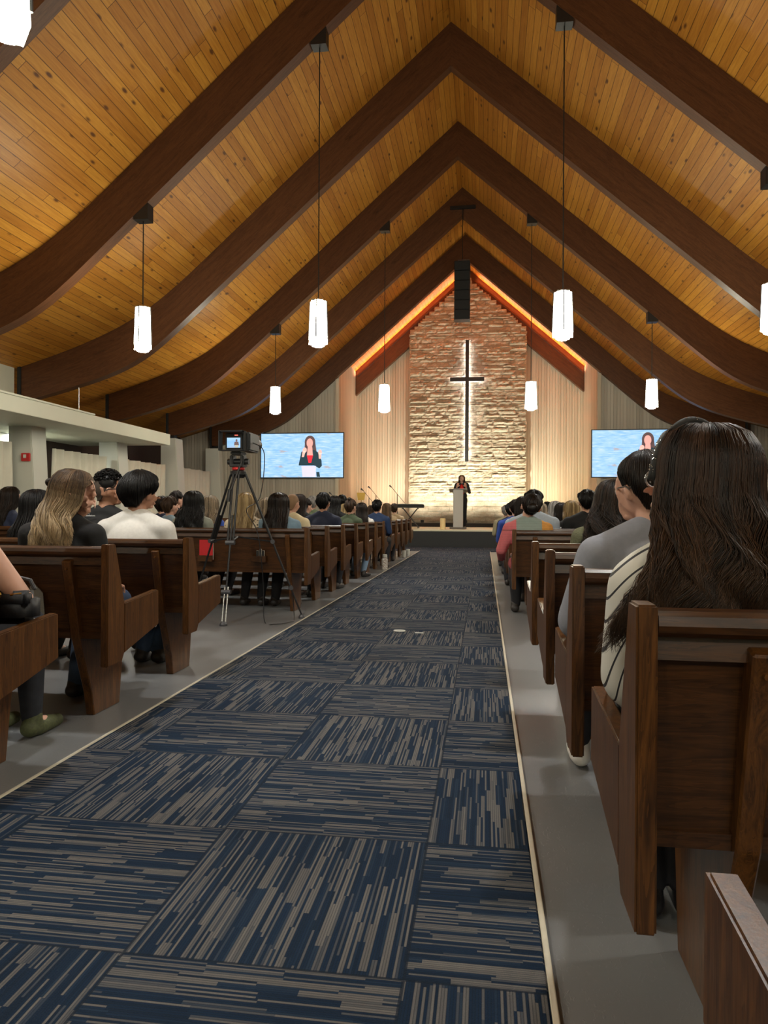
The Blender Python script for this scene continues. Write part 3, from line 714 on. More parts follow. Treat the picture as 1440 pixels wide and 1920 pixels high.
# hair -------------------------------------------------------------
HC = Vector((0, .010, 1.118)); HR = Vector((.079, .094, .102))
def sm(a, b, x): t = max(0, min(1, (x - a) / (b - a))); return t * t * (3 - 2 * t)
def hair_mesh(kind, n=420, seed=1, zend=.86, spread=1.15, wave=.006, thick=.016, M=None, back=.15, amax=112, front=50, width=.0028, base=True, nback=152, side=92, tops=1.0, clump=0.0):
    rnd = random.Random(seed); bm = B(); uvl = bm.loops.layers.uv.verify()
    M = M or Matrix.Identity(4)
    long = kind == 'long'
    def surf(a, ph, off):
        r = HR + Vector((off, off, off * tops)); h = math.sin(ph)
        if not long and ph > 1.6: h = max(h, .76)
        return HC + Vector((math.sin(a) * h * r.x, -math.cos(a) * h * r.y, math.cos(ph) * r.z))
    def path(a0, ph0, off, seg, jit=0, L=1.0):
        pts = []; A = math.radians(amax); aT = max(-A, min(A, a0))
        if long:
            nh = int(seg * .45)
            for i in range(nh + 1):
                t = i / nh; ph = ph0 + (math.radians(96) - ph0) * t; a = a0 + (aT - a0) * sm(0, .7, t)
                pts.append(M @ surf(a, ph, off + thick * sm(0, .6, t)))
            e = surf(aT, math.radians(96), off + thick)
            ze = zend + jit * .05 + (1 - L) * .12
            for i in range(1, seg - nh + 1):
                t = i / (seg - nh); z = e.z + (ze - e.z) * t
                x = e.x * (1 + (spread - 1) * sm(0, 1, t)); ye = -back - .012 * math.cos(aT) + off * -1 + .02 * abs(math.sin(aT))
                y = e.y + (ye - e.y) * sm(.12, .9, t)
                hm = (M @ Vector((x, y, z))) if M else Vector((x, y, z)); f = sm(.15, .9, t)
                p = hm.lerp(Vector((x + (M @ e - e).x * .6, y, z)), f)
                wv = wave * sm(0, .5, t)
                p += Vector((math.sin(z * 42 + a0 * 5 + jit * 3) * wv, math.cos(z * 38 + a0 * 7 + jit * 2) * wv * .6, 0)) + Vector((jit * clump * t * t, 0, 0))
                pts.append(p)
        else:
            aa = abs(math.degrees(a0)); pm = nback + (side - nback) * sm(30, 85, aa) + (front - side) * sm(98, 135, aa)
            for i in range(seg + 1):
                t = i / seg; ph = ph0 + (math.radians(pm) * (.97 + .05 * jit) - ph0) * t
                if ph < 0: ph = 0
                th = thick * (1 - .9 * sm(.45, 1, t))
                nz = noise.noise((a0 * 2.2, ph * 3, seed)) * wave
                pts.append(M @ surf(a0 + jit * .05 * t, ph, off + th + nz))
        return pts
    if base:
        na = 40; seg = 16; outer = []; inner = []
        for i in range(na + 1):
            a = -PI + 2 * PI * i / na
            outer.append([bm.verts.new(p) for p in path(a, .02, -.001, seg)])
            inner.append([bm.verts.new(M @ (HC + (M.inverted() @ p - HC) * .90) if k_ < 9 or not long else p + Vector((0, .022, 0))) for k_, p in enumerate(path(a, .02, -.003, seg))])
        def q(vs, u):
            try: f = bm.faces.new(vs)
            except ValueError: return
            for l in f.loops: l[uvl].uv = (u, .3)
        for i in range(na):
            for k in range(seg):
                q([outer[i][k], outer[i + 1][k], outer[i + 1][k + 1], outer[i][k + 1]], .15 + .3 * ((i * 7) % 5) / 5); q([inner[i][k], inner[i][k + 1], inner[i + 1][k + 1], inner[i + 1][k]], .1)
            q([outer[i][seg], outer[i + 1][seg], inner[i + 1][seg], inner[i][seg]], .1)
    for _ in range(n):
        a0 = rnd.uniform(-PI, PI)
        ph0 = rnd.uniform(.02, .9 if not long else .75); 
        if not long and abs(a0) > 2.2: ph0 = rnd.uniform(.02, .5)
        seg = 14 if long else 7; jit = rnd.uniform(-1, 1)
        pts = path(a0, ph0, rnd.uniform(.0, .006), seg, jit, rnd.uniform(.7, 1))
        u = max(0, min(1, .5 + 1.1 * noise.noise((a0 * 4.5, ph0 * 2, seed)) + .5 * (rnd.random() - .5))); wd = width * rnd.uniform(.6, 1.3)
        # three-sided strand
        prev = None; m = len(pts)
        for i, p in enumerate(pts):
            d = (pts[min(i + 1, m - 1)] - pts[max(i - 1, 0)]); d = d.normalized() if d.length > 1e-9 else Vector((0, 0, -1))
            a = d.cross(Vector((0, 1, .01))); a = a.normalized() if a.length > 1e-6 else Vector((1, 0, 0)); b = d.cross(a)
            r = wd * (1 - .8 * sm(.75, 1, i / (m - 1)))
            ring = [bm.verts.new(p + (a * math.cos(q_) + b * math.sin(q_)) * r) for q_ in (0, 2.09, 4.19)]
            if prev:
                for k in range(3):
                    f = bm.faces.new([prev[k], prev[(k + 1) % 3], ring[(k + 1) % 3], ring[k]])
                    for l in f.loops: l[uvl].uv = (u, i / (m - 1))
            prev = ring
    bm.normal_update(); me = bpy.data.meshes.new('hair'); bm.to_mesh(me); bm.free()
    for p in me.polygons: p.use_smooth = True
    return me
def hair_mat(name, dark, light, ends=None):
    if 'hair ' + name in MATS: return MATS['hair ' + name]
    t = NT('hair ' + name); s = t.sep(t.coord('UV'))
    c = t.ramp(s[0], [(.0, dark), (.6, tuple((a + b) / 2 for a, b in zip(dark, light))), (1, light)])
    if ends: c = t.mix(t.math('MULTIPLY', t.ramp(s[1], [(.35, (0, 0, 0)), (.9, (1, 1, 1))]), .85), c, t.ramp(s[0], [(0, tuple(x * .22 for x in ends)), (1, ends)]))
    t.out(c, .45, 0, .28); MATS['hair ' + name] = t.m; return t.m
HM = {'black': hair_mat('black', (.0025, .002, .002), (.008, .007, .007)), 'dkbrown': hair_mat('dark brown', (.005, .003, .002), (.024, .013, .008)),
      'brown': hair_mat('brown', (.02, .011, .006), (.08, .045, .025)), 'ltbrown': hair_mat('light brown', (.06, .035, .018), (.20, .12, .065)),
      'blonde': hair_mat('blonde', (.16, .10, .04), (.50, .36, .18)), 'grey': hair_mat('grey', (.10, .09, .085), (.38, .35, .32)), 'greyblonde': hair_mat('grey blonde', (.10, .075, .05), (.42, .33, .23)),
      'ombre': hair_mat('brown to blonde', (.012, .007, .004), (.16, .095, .05), (.75, .56, .33)), 'wavy': hair_mat('streaked brown', (.002, .0013, .001), (.032, .016, .008)),
      'fg': hair_mat('long glossy brown', (.006, .003, .002), (.055, .026, .014), (.085, .043, .02)), 'fade': plain('cropped hair', (.05, .035, .025), .8), 'buzz': plain('buzzed hair', (.22, .13, .07), .8)}
SKIN = {'light': plain('light skin', (.56, .31, .22), .5, var=.05), 'tan': plain('tan skin', (.42, .21, .13), .5, var=.05), 'brown': plain('brown skin', (.27, .13, .075), .5, var=.05)}
def cloth(name, col, bump=.15): return plain('cloth ' + name, col, .85, var=.12, scale=60, bump=bump)
JEANS = cloth('denim', (.035, .06, .11)); DKPANTS = cloth('dark trousers', (.012, .012, .016)); SHOE = plain('dark shoe', (.03, .025, .022), .5); SHOEW = plain('white shoe leather', (.65, .63, .58), .5)
def shape(kind):
    T = {'f': .92, 'm': 1.06}[kind]
    def sc_(P): return [tuple([p[0]] + [((q[0] * T,) + tuple(q[1:]) if isinstance(q, tuple) and len(q) == 3 and i in (1, 3) and q is not None and p[0] == 'c' else ((q[0] * T, q[1], q[2]) if i == 1 else q)) for i, q in enumerate(p[1:], 1)]) for p in P]
    return sc_
CACHE = {}
def parts_for(sex, M=None, key=None, arms=None, farm=None, hands=None, vox=.008, puff=0.0, fy=.26, lx=.10):
    k = (sex, key)
    if k in CACHE: return CACHE[k]
    S = shape(sex); ua = arms or UARM; fa = farm or FARM; hd = hands if hands is not None else HANDS; LEGS, FEET = legs_for(fy, lx)
    class Lazy(dict):
        def __missing__(d_, q):
            if q == 'body': v = blob(HEAD + NECK + S(TORSO) + S(ua) + S(fa) + S(LEGS) + FEET + hd, vox if key else .009, 3, M)
            elif q == 'long': v = blob(S(TORSO) + [tuple(list(p[:2]) + [p[2] + puff] + [p[3]] + [p[4] + puff]) for p in S(ua)] + S(fa), .011, 4, None, .013)
            elif q == 'short': v = blob(S(TORSO) + [('c', p[1], p[2], tuple(Vector(p[1]).lerp(Vector(p[3]), .6)), p[2] * .95) for p in S(ua)], .011, 4, None, .013)
            elif q == 'sleeveless': v = blob(S(TORSO), .011, 4, None, .008)
            else: v = blob(S([TORSO[0]] + LEGS), .012, 3, None, .010)
            d_[q] = v; return v
    d = Lazy(); d['fy'] = fy; d['lx'] = lx
    CACHE[k] = d; return d
def shoe_mesh():
    return blob([('c', (.10, -.025, .045), .040, (.105, .11, .034), .036), ('c', (.103, .03, .035), .038, (.107, .165, .03), .029), ('c', (.10, -.01, .06), .04, (.10, 0, .09), .04)], .008, 3)
SHOEM = shoe_mesh()
HAIRC = {}
def far_hair(kind):
    if kind in HAIRC: return HAIRC[kind]
    K = {'long': lambda: hair_mesh('long', 330, 11, .80, 1.15, .004, .016),
         'longwavy': lambda: hair_mesh('long', 380, 12, .78, 1.45, .014, .022),
         'lob': lambda: hair_mesh('long', 300, 13, .93, 1.18, .004, .020, back=.125),
         'short': lambda: hair_mesh('short', 420, 14, thick=.014, wave=.02, width=.0026),
         'curly': lambda: hair_mesh('short', 600, 15, thick=.022, wave=.05, width=.003),
         'crop': lambda: hair_mesh('short', 0, 16, thick=.003, wave=0)}
    HAIRC[kind] = K[kind](); return HAIRC[kind]
def attach(name, me, mat, par, mx=False):
    o = bpy.data.objects.new(name, me); COL.objects.link(o); o.parent = par
    if not me.materials: me.materials.append(None)
    o.material_slots[0].link = 'OBJECT'; o.material_slots[0].material = mat
    if mx: o.scale = (-1, 1, 1)
    return o
def glasses(par, M, sc_=1.0, mat=None):
    bm = B()
    for s in (-1, 1):
        tube(bm, [(s * .036 + .023 * math.cos(a), .108, 1.108 + .018 * math.sin(a)) for a in [2 * PI * k / 14 for k in range(15)]], .0026, 5)
        tube(bm, [(s * .058, .105, 1.112), (s * .082, .05, 1.113), (s * .086, -.005, 1.112), (s * .083, -.02, 1.10)], .003, 5)
    tube(bm, [(-.014, .11, 1.112), (.014, .11, 1.112)], .0016, 5)
    for v in bm.verts: v.co = M @ v.co
    g = obj('glasses', bm, mat or BLACK, par)
    bm = B()
    for s in (-1, 1): bm.faces.new([bm.verts.new(M @ Vector((s * .036 + .022 * math.cos(2 * PI * k / 14), .108, 1.108 + .017 * math.sin(2 * PI * k / 14)))) for k in range(14)])
    obj('lens', bm, GLASS, g)
def mk_glass():
    t = NT('clear glass'); t.out((.95, .97, 1, 1), .02); t.b.inputs['Transmission Weight'].default_value = 1.0; t.b.inputs['IOR'].default_value = 1.05; return t.m
GLASS = mk_glass()
EYEW = plain('eye white', (.75, .73, .70), .2, var=.02); EYED = plain('eye iris', (.03, .015, .01), .15, var=.02)
def eyes(par, M):
    for s in (-1, 1):
        bm = B(); bmesh.ops.create_uvsphere(bm, u_segments=10, v_segments=8, radius=.0115, matrix=Matrix.Translation(M @ Vector((s * .033, .088, 1.108)))); e = obj('eye', bm, EYEW, par, True)
        bm = B(); bmesh.ops.create_uvsphere(bm, u_segments=8, v_segments=6, radius=.006, matrix=Matrix.Translation(M @ Vector((s * .033, .096, 1.108)))); obj('iris', bm, EYED, e, True)
def person(px, ptop, Y, label, hk, hc, top, topm, pants=None, sex='f', skin='light', rz=0, group=None, sx=1.0, special=None, dx=0, smin=.8, shoes=SHOE, zs=None):
    pants = pants or DKPANTS; p = atY(px, ptop, Y); ht = 1.226 if hk != 'crop' else 1.215  # default trousers coloured dark to stand in for shade beneath the pews
    s = max(smin, min(1.1, p.z / ht)) if zs is None else zs
    P = special['parts'] if special else parts_for(sex)
    b = attach('person', P['body'], SKIN[skin], None); b.location = (p.x + dx, Y, 0); b.rotation_euler = (0, 0, rz)
    # keep the seat height: stretch only as needed
    b.scale = (s * sx, s, s)
    tag(b, label, 'person', group)
    if special and special.get('hair') is not None: attach('hair', special['hair'], HM[hc], b)
    else: attach('hair', far_hair(hk), HM[hc], b)
    if hk == 'bun' or (special and special.get('bun')): pass
    attach('shirt', P[top], topm, b); attach('trousers', P['pants'], pants, b)
    
    for mx_ in (False, True): attach('shoe', SHOEM, shoes, b, mx_).location = ((-1 if mx_ else 1) * (P['lx'] - .10), P['fy'], 0)
    return b
G = 'people seated left of the aisle'; GR = 'people seated right of the aisle'
F = lambda k: ROWS_F[k] + .31
N_ = lambda i: ROWS_N[i] + .31
# --- far left block
navy = cloth('navy', (.012, .018, .045)); blackc = cloth('black', (.005, .005, .006)); ltblue = cloth('light blue', (.32, .42, .52)); sage = cloth('sage grey', (.24, .25, .21))
royal = cloth('royal blue', (.02, .06, .32)); denimc = cloth('washed denim', (.17, .26, .34)); cream = cloth('cream', (.66, .58, .38)); olive = cloth('olive', (.05, .07, .035)); whitec = cloth('white', (.68, .66, .62)); tanc = cloth('tan', (.50, .38, .24)); midblue = cloth('grey blue', (.20, .27, .33)); maroon = cloth('maroon', (.16, .02, .04)); blazer = cloth('blue blazer', (.012, .03, .085))
def leopard():
    t = NT('leopard print'); vo = t.n('ShaderNodeTexVoronoi'); t.put(vo.inputs['Vector'], t.coord()); vo.inputs['Scale'].default_value = 42
    t.out(t.ramp(vo.outputs['Distance'], [(.28, (.03, .02, .015)), (.36, (.62, .52, .38))]), .8); return t.m
person(18, 912, F(0), 'woman with glasses and long dark hair in navy, at the left edge', 'long', 'dkbrown', 'long', navy, sex='f', group=G, rz=-.5)
person(303, 932, F(2), 'person with short dark hair in a navy top, left of the small boy', 'short', 'dkbrown', 'short', navy, sex='f', group=G)
person(318, 932, F(1), 'boy with short reddish-brown hair in a grey-blue shirt', 'short', 'brown', 'short', midblue, sex='f', group=G, rz=-.4)
person(330, 922, F(3), 'dark-haired man in black half hidden behind the boy', 'short', 'dkbrown', 'short', blackc, sex='m', group=G, rz=-.5)
person(362, 920, F(0), 'woman with long dark curly hair in a sage grey top', 'longwavy', 'black', 'long', sage, sex='f', group=G)
person(393, 929, F(1), 'woman with grey-blonde wavy hair in royal blue', 'longwavy', 'greyblonde', 'long', royal, sex='f', group=G, rz=-.3)
person(460, 923, F(0), 'blonde woman in a leopard print blouse behind the tripod legs', 'long', 'blonde', 'long', leopard(), sex='f', group=G)
person(499, 933, F(2), 'person with fair hair mostly hidden left of the denim jacket woman', 'lob', 'greyblonde', 'long', tanc, sex='f', group=G)
person(522, 923, F(0), 'woman with long straight dark brown hair in a washed denim jacket', 'long', 'dkbrown', 'long', denimc, sex='f', group=G, sx=1.12)
person(547, 927, F(1), 'man with buzzed hair in a cream shirt', 'crop', 'buzz', 'long', cream, sex='m', skin='light', group=G, rz=-.3)
person(561, 926, F(3), 'woman with long dark hair just ahead of the buzzed-haired man', 'long', 'dkbrown', 'long', blackc, sex='f', group=G)
person(573, 936, F(4), 'child with dark hair in a light blue top', 'short', 'dkbrown', 'short', ltblue, sex='f', group=G, rz=-.6)
person(586, 931, F(6), 'man with short grey hair in an olive green shirt', 'short', 'grey', 'short', cloth('green', (.08, .10, .05)), sex='m', group=G)
b = person(606, 925, F(2), 'broad man with short dark hair and glasses in a navy shirt', 'short', 'black', 'long', navy, sex='m', skin='tan', group=G, sx=1.0, rz=-.15); glasses(b, Matrix.Identity(4))
person(627, 929, F(5), 'woman with long black hair right of the man with glasses', 'long', 'black', 'long', blackc, sex='f', group=G)
person(641, 929, F(8), 'tall person with black hair seen between heads left of the recess edge', 'short', 'black', 'long', blackc, sex='m', group=G, smin=1.0)
person(647, 944, F(6), 'woman with light blonde hair left of the olive-shirted woman', 'lob', 'blonde', 'long', cream, sex='f', group=G)
bw = person(657, 937, F(4), 'woman with brown hair in a bun and an olive green top', 'short', 'brown', 'long', olive, sex='f', group=G, rz=-.35, pants=cloth('pale denim', (.2, .3, .42)))
bm = B(); bmesh.ops.create_uvsphere(bm, u_segments=12, v_segments=8, radius=.036, matrix=Matrix.Translation((0, -.03, 1.235)) @ Matrix.Diagonal((1, 1, .8, 1))); obj('hair_bun', bm, HM['brown'], bw, True)
person(678, 942, F(5), 'woman with long dark brown hair in a white top', 'long', 'dkbrown', 'long', whitec, sex='f', group=G, rz=.2)
person(697, 947, F(8), 'person with auburn hair seen over the white top', 'lob', 'brown', 'long', tanc, sex='f', group=G)
person(713, 938, F(6), 'man with short dark hair in a blue blazer leaning into the aisle', 'short', 'black', 'long', blazer, sex='m', group=G, sx=1.0, rz=-.1, skin='tan', dx=-.06)
person(726, 948, F(9), 'person with dark hair just right of the blue blazer', 'short', 'dkbrown', 'long', maroon, sex='f', group=G)
person(736, 943, F(8), 'woman with long light brown hair near the keyboard', 'long', 'ltbrown', 'long', tanc, sex='f', group=G, dx=-.12)
person(749, 945, F(10), 'person with short brown hair in a tan top in the front rows', 'short', 'brown', 'long', tanc, sex='m', group=G, dx=-.12)
person(338, 930, F(4), 'person with dark hair glimpsed beyond the boy', 'short', 'dkbrown', 'short', blackc, sex='f', group=G)
# --- far right block
def sweater():
    t = NT('colour block sweater'); s = t.sep(t.coord()); n = t.noise(t.coord(), 90, 2)
    c = t.ramp(t.math('ADD', t.math('MULTIPLY', s[0], 1.6), .5), [(.0, (.55, .13, .14)), (.33, (.22, .27, .24)), (.69, (.55, .25, .05))], 'CONSTANT')
    st = t.math('LESS_THAN', t.math('FRACT', t.math('MULTIPLY', s[2], 60)), .25); c = t.mix(t.math('MULTIPLY', st, .25), c, (.08, .08, .08, 1))
    ln = t.math('LESS_THAN', t.math('ABSOLUTE', t.math('SUBTRACT', s[2], .865)), .004); c = t.mix(t.math('MULTIPLY', ln, .8), c, (.02, .02, .02, 1))
    t.out(c, .9); t.bump(n, .4, .01); return t.m
armsW = [('c', (-.175, -.015, .885), .050, (-.255, -.01, .66), .038), ('c', (.175, -.015, .885), .050, (.212, .03, .66), .038)]
farmW = [('c', (-.255, -.01, .66), .036, (-.25, .20, .57), .025), ('c', (.212, .03, .66), .036, (.13, .25, .60), .025)]
Mh = headM(.0, .20, -.1)
sp = {'parts': parts_for('f', Mh, 'sweater', armsW, farmW), 'hair': hair_mesh('short', 700, 31, thick=.014, wave=.01, M=Mh, width=.0024)}
b = person(990, 927, F(0), 'woman in a pink, green and mustard colour-block sweater, head tilted right', 'short', 'dkbrown', 'long', sweater(), sex='f', group=GR, special=sp, sx=1.12)
bm = B(); bmesh.ops.create_uvsphere(bm, u_segments=16, v_segments=10, radius=.05, matrix=Mh @ Matrix.Translation((.01, -.095, 1.10)) @ Matrix.Diagonal((1, .8, 1, 1))); obj('hair_bun', bm, HM['dkbrown'], b, True)
person(1001, 920, F(1), 'man with dark hair in a light blue shirt behind the sweater woman', 'short', 'black', 'long', cloth('pale blue', (.38, .44, .52)), sex='m', group=GR, sx=1.1)
person(981, 930, F(2), 'woman with long dark brown hair left of the sweater woman', 'long', 'dkbrown', 'long', ltblue, sex='f', group=GR)
person(967, 938, F(3), 'dark-haired person in bright royal blue near the aisle', 'short', 'dkbrown', 'long', royal, sex='m', group=GR)
person(957, 944, F(5), 'dark-haired person further up by the aisle, right of the grey head', 'short', 'black', 'long', navy, sex='f', group=GR)
person(949, 948, F(7), 'grey-haired person by the aisle nearest the stage on the right', 'short', 'grey', 'long', cloth('khaki', (.30, .26, .16)), sex='m', group=GR)
person(1014, 943, F(4), 'woman with grey-blonde hair right of the pale blue shirt', 'lob', 'greyblonde', 'long', tanc, sex='f', group=GR)
person(1026, 942, F(6), 'dark head peeking up between the grey-haired women', 'short', 'black', 'long', blackc, sex='m', group=GR)
person(1041, 939, F(5), 'woman with wavy silver hair', 'longwavy', 'grey', 'long', blackc, sex='f', group=GR)
person(1053, 942, F(3), 'person with very dark hair in a maroon top', 'lob', 'dkbrown', 'short', maroon, sex='f', group=GR)
person(1072, 938, F(2), 'woman with bright blonde bob', 'lob', 'blonde', 'long', blackc, sex='f', group=GR)
person(1101, 920, F(1), 'man with short black hair in a black shirt', 'short', 'black', 'long', blackc, sex='m', group=GR, skin='tan', sx=1.05)
# --- near left people
Mh = headM(.9, .12, .08)
sp = {'parts': parts_for('m', headM(.9, 0, 0), 'tee'), 'hair': hair_mesh('short', 0, 41, thick=.002, wave=0, M=headM(.9, 0, 0))}
b = person(199, 893, 4.55, 'man with curly topped fade haircut and glasses in a black printed tee', 'crop', 'fade', 'short', blackc, sex='m', group=G, special=sp, skin='tan', zs=1.03)
M_ = headM(.9, 0, 0); rr = random.Random(5); bm = B(); uvl = bm.loops.layers.uv.verify()
for _ in range(520):
    a = rr.uniform(-PI, PI); ph = rr.uniform(0, 1.15); c0 = HC + Vector((math.sin(a) * math.sin(ph) * .079, -math.cos(a) * math.sin(ph) * .093, math.cos(ph) * .114))
    d = (c0 - HC).normalized(); pts = [M_ @ (c0 + d * (.002 + .017 * t) + Vector((math.sin(t * 9 + a * 9), math.cos(t * 9 + ph * 9), 0)) * .006) for t in (0, .25, .5, .75, 1)]
    tube(bm, pts, .0035, 4)
add_ell(bm, M_ @ (HC + Vector((0, .002, .028))), (.074, .088, .088))
obj('curly_top', bm, HM['black'], b, True)
glasses(b, M_)
def textmesh(s, size, mat, M, par, nm):
    c = bpy.data.curves.new('txt', 'FONT'); c.body = s; c.size = size; c.extrude = .0008; c.align_x = 'LEFT'
    o = bpy.data.objects.new('txt', c); COL.objects.link(o); dg = bpy.context.evaluated_depsgraph_get(); dg.update()
    me = bpy.data.meshes.new_from_object(o.evaluated_get(dg)); bpy.data.objects.remove(o)
    me.transform(M); return obj(nm, me, mat, par)
WT = plain('white print', (.7, .7, .7), .7); RT = plain('red print', (.55, .03, .04), .7)
Tm = Matrix.Translation((.028, -.142, .852)) @ Matrix.Rotation(math.radians(90), 4, 'X') @ Matrix.Rotation(0, 4, 'Z')
textmesh('Music', .0155, WT, Matrix.Translation((-.088, -.112, .948)) @ Matrix.Rotation(math.radians(90), 4, 'X'), b, 'shirt_print')
textmesh('Foundations', .0155, WT, Matrix.Translation((-.088, -.112, .933)) @ Matrix.Rotation(math.radians(90), 4, 'X'), b, 'shirt_print')
sh = Matrix.Identity(4); sh[0][1] = .35
textmesh('Miami', .026, RT, Matrix.Translation((-.162, -.112, .945)) @ Matrix.Rotation(math.radians(90), 4, 'X') @ sh, b, 'shirt_print')
textmesh('Center', .016, RT, Matrix.Translation((-.155, -.112, .931)) @ Matrix.Rotation(math.radians(90), 4, 'X') @ sh, b, 'shirt_print')
# blonde half-up woman
Mh = headM(.75, .16, .06)
sp = {'parts': parts_for('f', Mh, 'blonde', vox=.007, fy=.20, lx=.05), 'hair': hair_mesh('long', 2200, 51, .815, .95, .010, .019, M=Mh, back=.165, amax=100, width=.0016, clump=.02)}
b = person(120, 877, N_(3), 'woman with brown-to-blonde half-up hair in a black top', 'long', 'ombre', 'long', blackc, sex='f', group=G, special=sp, sx=1.05, pants=JEANS)
eyes(b, Mh)
bm = B(); add_ell(bm, Mh @ Vector((-.030, -.098, 1.135)), (.022, .018, .022)); obj('hair_knot', bm, HM['ombre'], b, True)
bm = B()
for k in range(3): bmesh.ops.create_uvsphere(bm, u_segments=8, v_segments=6, radius=.0035, matrix=Matrix.Translation(Mh @ Vector((.082, .01, 1.065 - k * .012))))
obj('earring', bm, STEEL, b, True)
person(66, 917, N_(4), 'woman with long black hair seen left of the blonde hair', 'long', 'black', 'long', blackc, sex='f', group=G, smin=.85, rz=-.3)
# white shirt
Mh = headM(.35, .03, .0)
sp = {'parts': parts_for('f', Mh, 'white', vox=.007, fy=.20, lx=.05), 'hair': hair_mesh('short', 1800, 61, thick=.030, wave=.008, M=Mh, width=.0018, front=60, nback=158, side=100)}
b = person(257, 889, N_(4), 'person with short glossy black hair in a white long-sleeved shirt', 'short', 'black', 'long', whitec, sex='f', group=G, special=sp, sx=1.16, pants=JEANS, skin='tan')
eyes(b, Mh)
# bare-armed woman at the left edge
armL = [('c', (.20, -.01, .875), .050, (.335, .06, .66), .042), ('c', (-.175, -.015, .885), .050, (-.212, .03, .66), .038)]
farL = [('c', (.335, .06, .66), .039, (.14, .22, .62), .026), ('c', (-.212, .03, .66), .036, (-.13, .25, .60), .025)]
hdL = hand((.14, .22, .62), (-1, .5, -.1), (0, 0, 1), (0, 1, .3)) + hand((-.13, .25, .60), (.25, 1, -.12), (0, 0, 1), (1, 0, 0))
sp = {'parts': parts_for('f', Matrix.Identity(4), 'arm', armL, farL, hdL, vox=.008, fy=.44), 'hair': None}
BLKJ = plain('black washed denim', (.022, .024, .03), .85, var=.5, scale=25, bump=.2)
b = person(-85, 880, N_(2), 'bare-armed woman in black cut by the left edge, jeans and handbag showing', 'long', 'dkbrown', 'sleeveless', blackc, sex='f', group=G, special=sp, pants=BLKJ, shoes=plain('green woven sandal', (.07, .08, .03), .7, var=.7, scale=90), zs=1.0, dx=-.07)
BARE = b
# near right: wavy hair woman, olive crochet
Mh = headM(-.1, .08, 0)
sp = {'parts': parts_for('f', Mh, 'wavy'), 'hair': hair_mesh('long', 1800, 71, .80, 1.35, .030, .028, M=Mh, back=.15, width=.0019, clump=.05)}
b = person(1152, 899, N_(4), 'woman with dark streaked wavy hair in an olive crochet top', 'long', 'wavy', 'long', plain('olive crochet', (.11, .11, .06), .9, var=.6, scale=120, bump=.6), sex='f', group=GR, special=sp, sx=1.12)
# grey shirt
Mh = headM(-.35, 0, .1)
armG = [('c', (-.165, -.02, .872), .052, (-.225, .02, .65), .045), ('c', (.175, -.015, .885), .050, (.212, .03, .66), .038)]
farG = [('c', (-.225, .02, .65), .040, (-.14, .25, .60), .027), ('c', (.212, .03, .66), .036, (.13, .25, .60), .025)]
sp = {'parts': parts_for('m', Mh, 'grey', armG, farG, vox=.007, puff=.010, fy=.46, lx=.17), 'hair': hair_mesh('short', 1500, 81, thick=.016, wave=.006, M=Mh, width=.0018)}
b = person(1222, 848, N_(2), 'person with glasses and slicked dark hair in a loose grey tee', 'short', 'dkbrown', 'long', cloth('heather grey', (.23, .24, .28)), sex='m', group=GR, special=sp, pants=DKPANTS, shoes=SHOEW)
glasses(b, Mh, mat=STEEL); eyes(b, Mh)
GREY = b
# foreground woman
def stripes():
    t = NT('cream blouse with dark stripes'); s = t.sep(t.coord())
    dx_ = t.math('ADD', s[0], .02); dz = t.math('SUBTRACT', s[2], .60); dy = t.math('MULTIPLY', t.math('ADD', s[1], .0), .9)
    r = t.math('SQRT', t.math('ADD', t.math('ADD', t.math('MULTIPLY', dx_, dx_), t.math('MULTIPLY', dz, t.math('MULTIPLY', dz, .55))), t.math('MULTIPLY', dy, t.math('ABSOLUTE', dy))))
    f = t.math('FRACT', t.math('DIVIDE', r, .0235)); ln = t.math('LESS_THAN', f, .15)
    t.out(t.mix(ln, (.60, .59, .53, 1), (.015, .015, .02, 1)), .7); return t.m
Mh = headM(-.6, .08, .04)
armF = [('c', (-.145, -.02, .872), .056, (-.148, .02, .675), .060), ('c', (.185, -.02, .875), .060, (.25, .02, .66), .055)]
farF = [('c', (-.148, .02, .66), .052, (-.12, .25, .60), .032), ('c', (.25, .02, .66), .050, (.13, .25, .60), .032)]
sp = {'parts': parts_for('f', Mh, 'fg', armF, farF, vox=.006, puff=.004, fy=.30, lx=.05), 'hair': hair_mesh('long', 4600, 91, .80, 1.42, .018, .030, M=Mh, back=.175, width=.0013, clump=.08, amax=100)}
b = person(1322, 792, N_(1), 'woman with long glossy brown hair, sparkly headband and striped cream blouse', 'long', 'fg', 'long', stripes(), sex='f', group=GR, special=sp, shoes=plain('sparkly black slipper', (.02, .02, .022), .3, var=.9, scale=300), zs=.968)
glasses(b, Mh @ Matrix.Translation((0, .004, 0)), mat=STEEL); eyes(b, Mh); FG = b
bm = B(); rr = random.Random(2); hb = []
for k in range(33):
    a = PI * k / 32; hb.append(Mh @ (HC + Vector((math.cos(a) * .112, .034 - .012 * math.sin(a), -.02 + math.sin(a) * .140))))
tube(bm, hb, .009, 8); o = obj('headband', bm, BLACKM, b, True)
bm = B()
for k in range(170):
    p = hb[rr.randrange(33)].lerp(hb[rr.randrange(1, 32)], 0) if False else None
    i = rr.randrange(32); p = hb[i].lerp(hb[i + 1], rr.random()); d = Vector((rr.gauss(0, 1), rr.gauss(0, 1), rr.gauss(0, 1))).normalized()
    bmesh.ops.create_icosphere(bm, subdivisions=1, radius=.0018, matrix=Matrix.Translation(p + d * .0095))
obj('rhinestones', bm, plain('rhinestone', (.8, .8, .85), .05, 1), o)
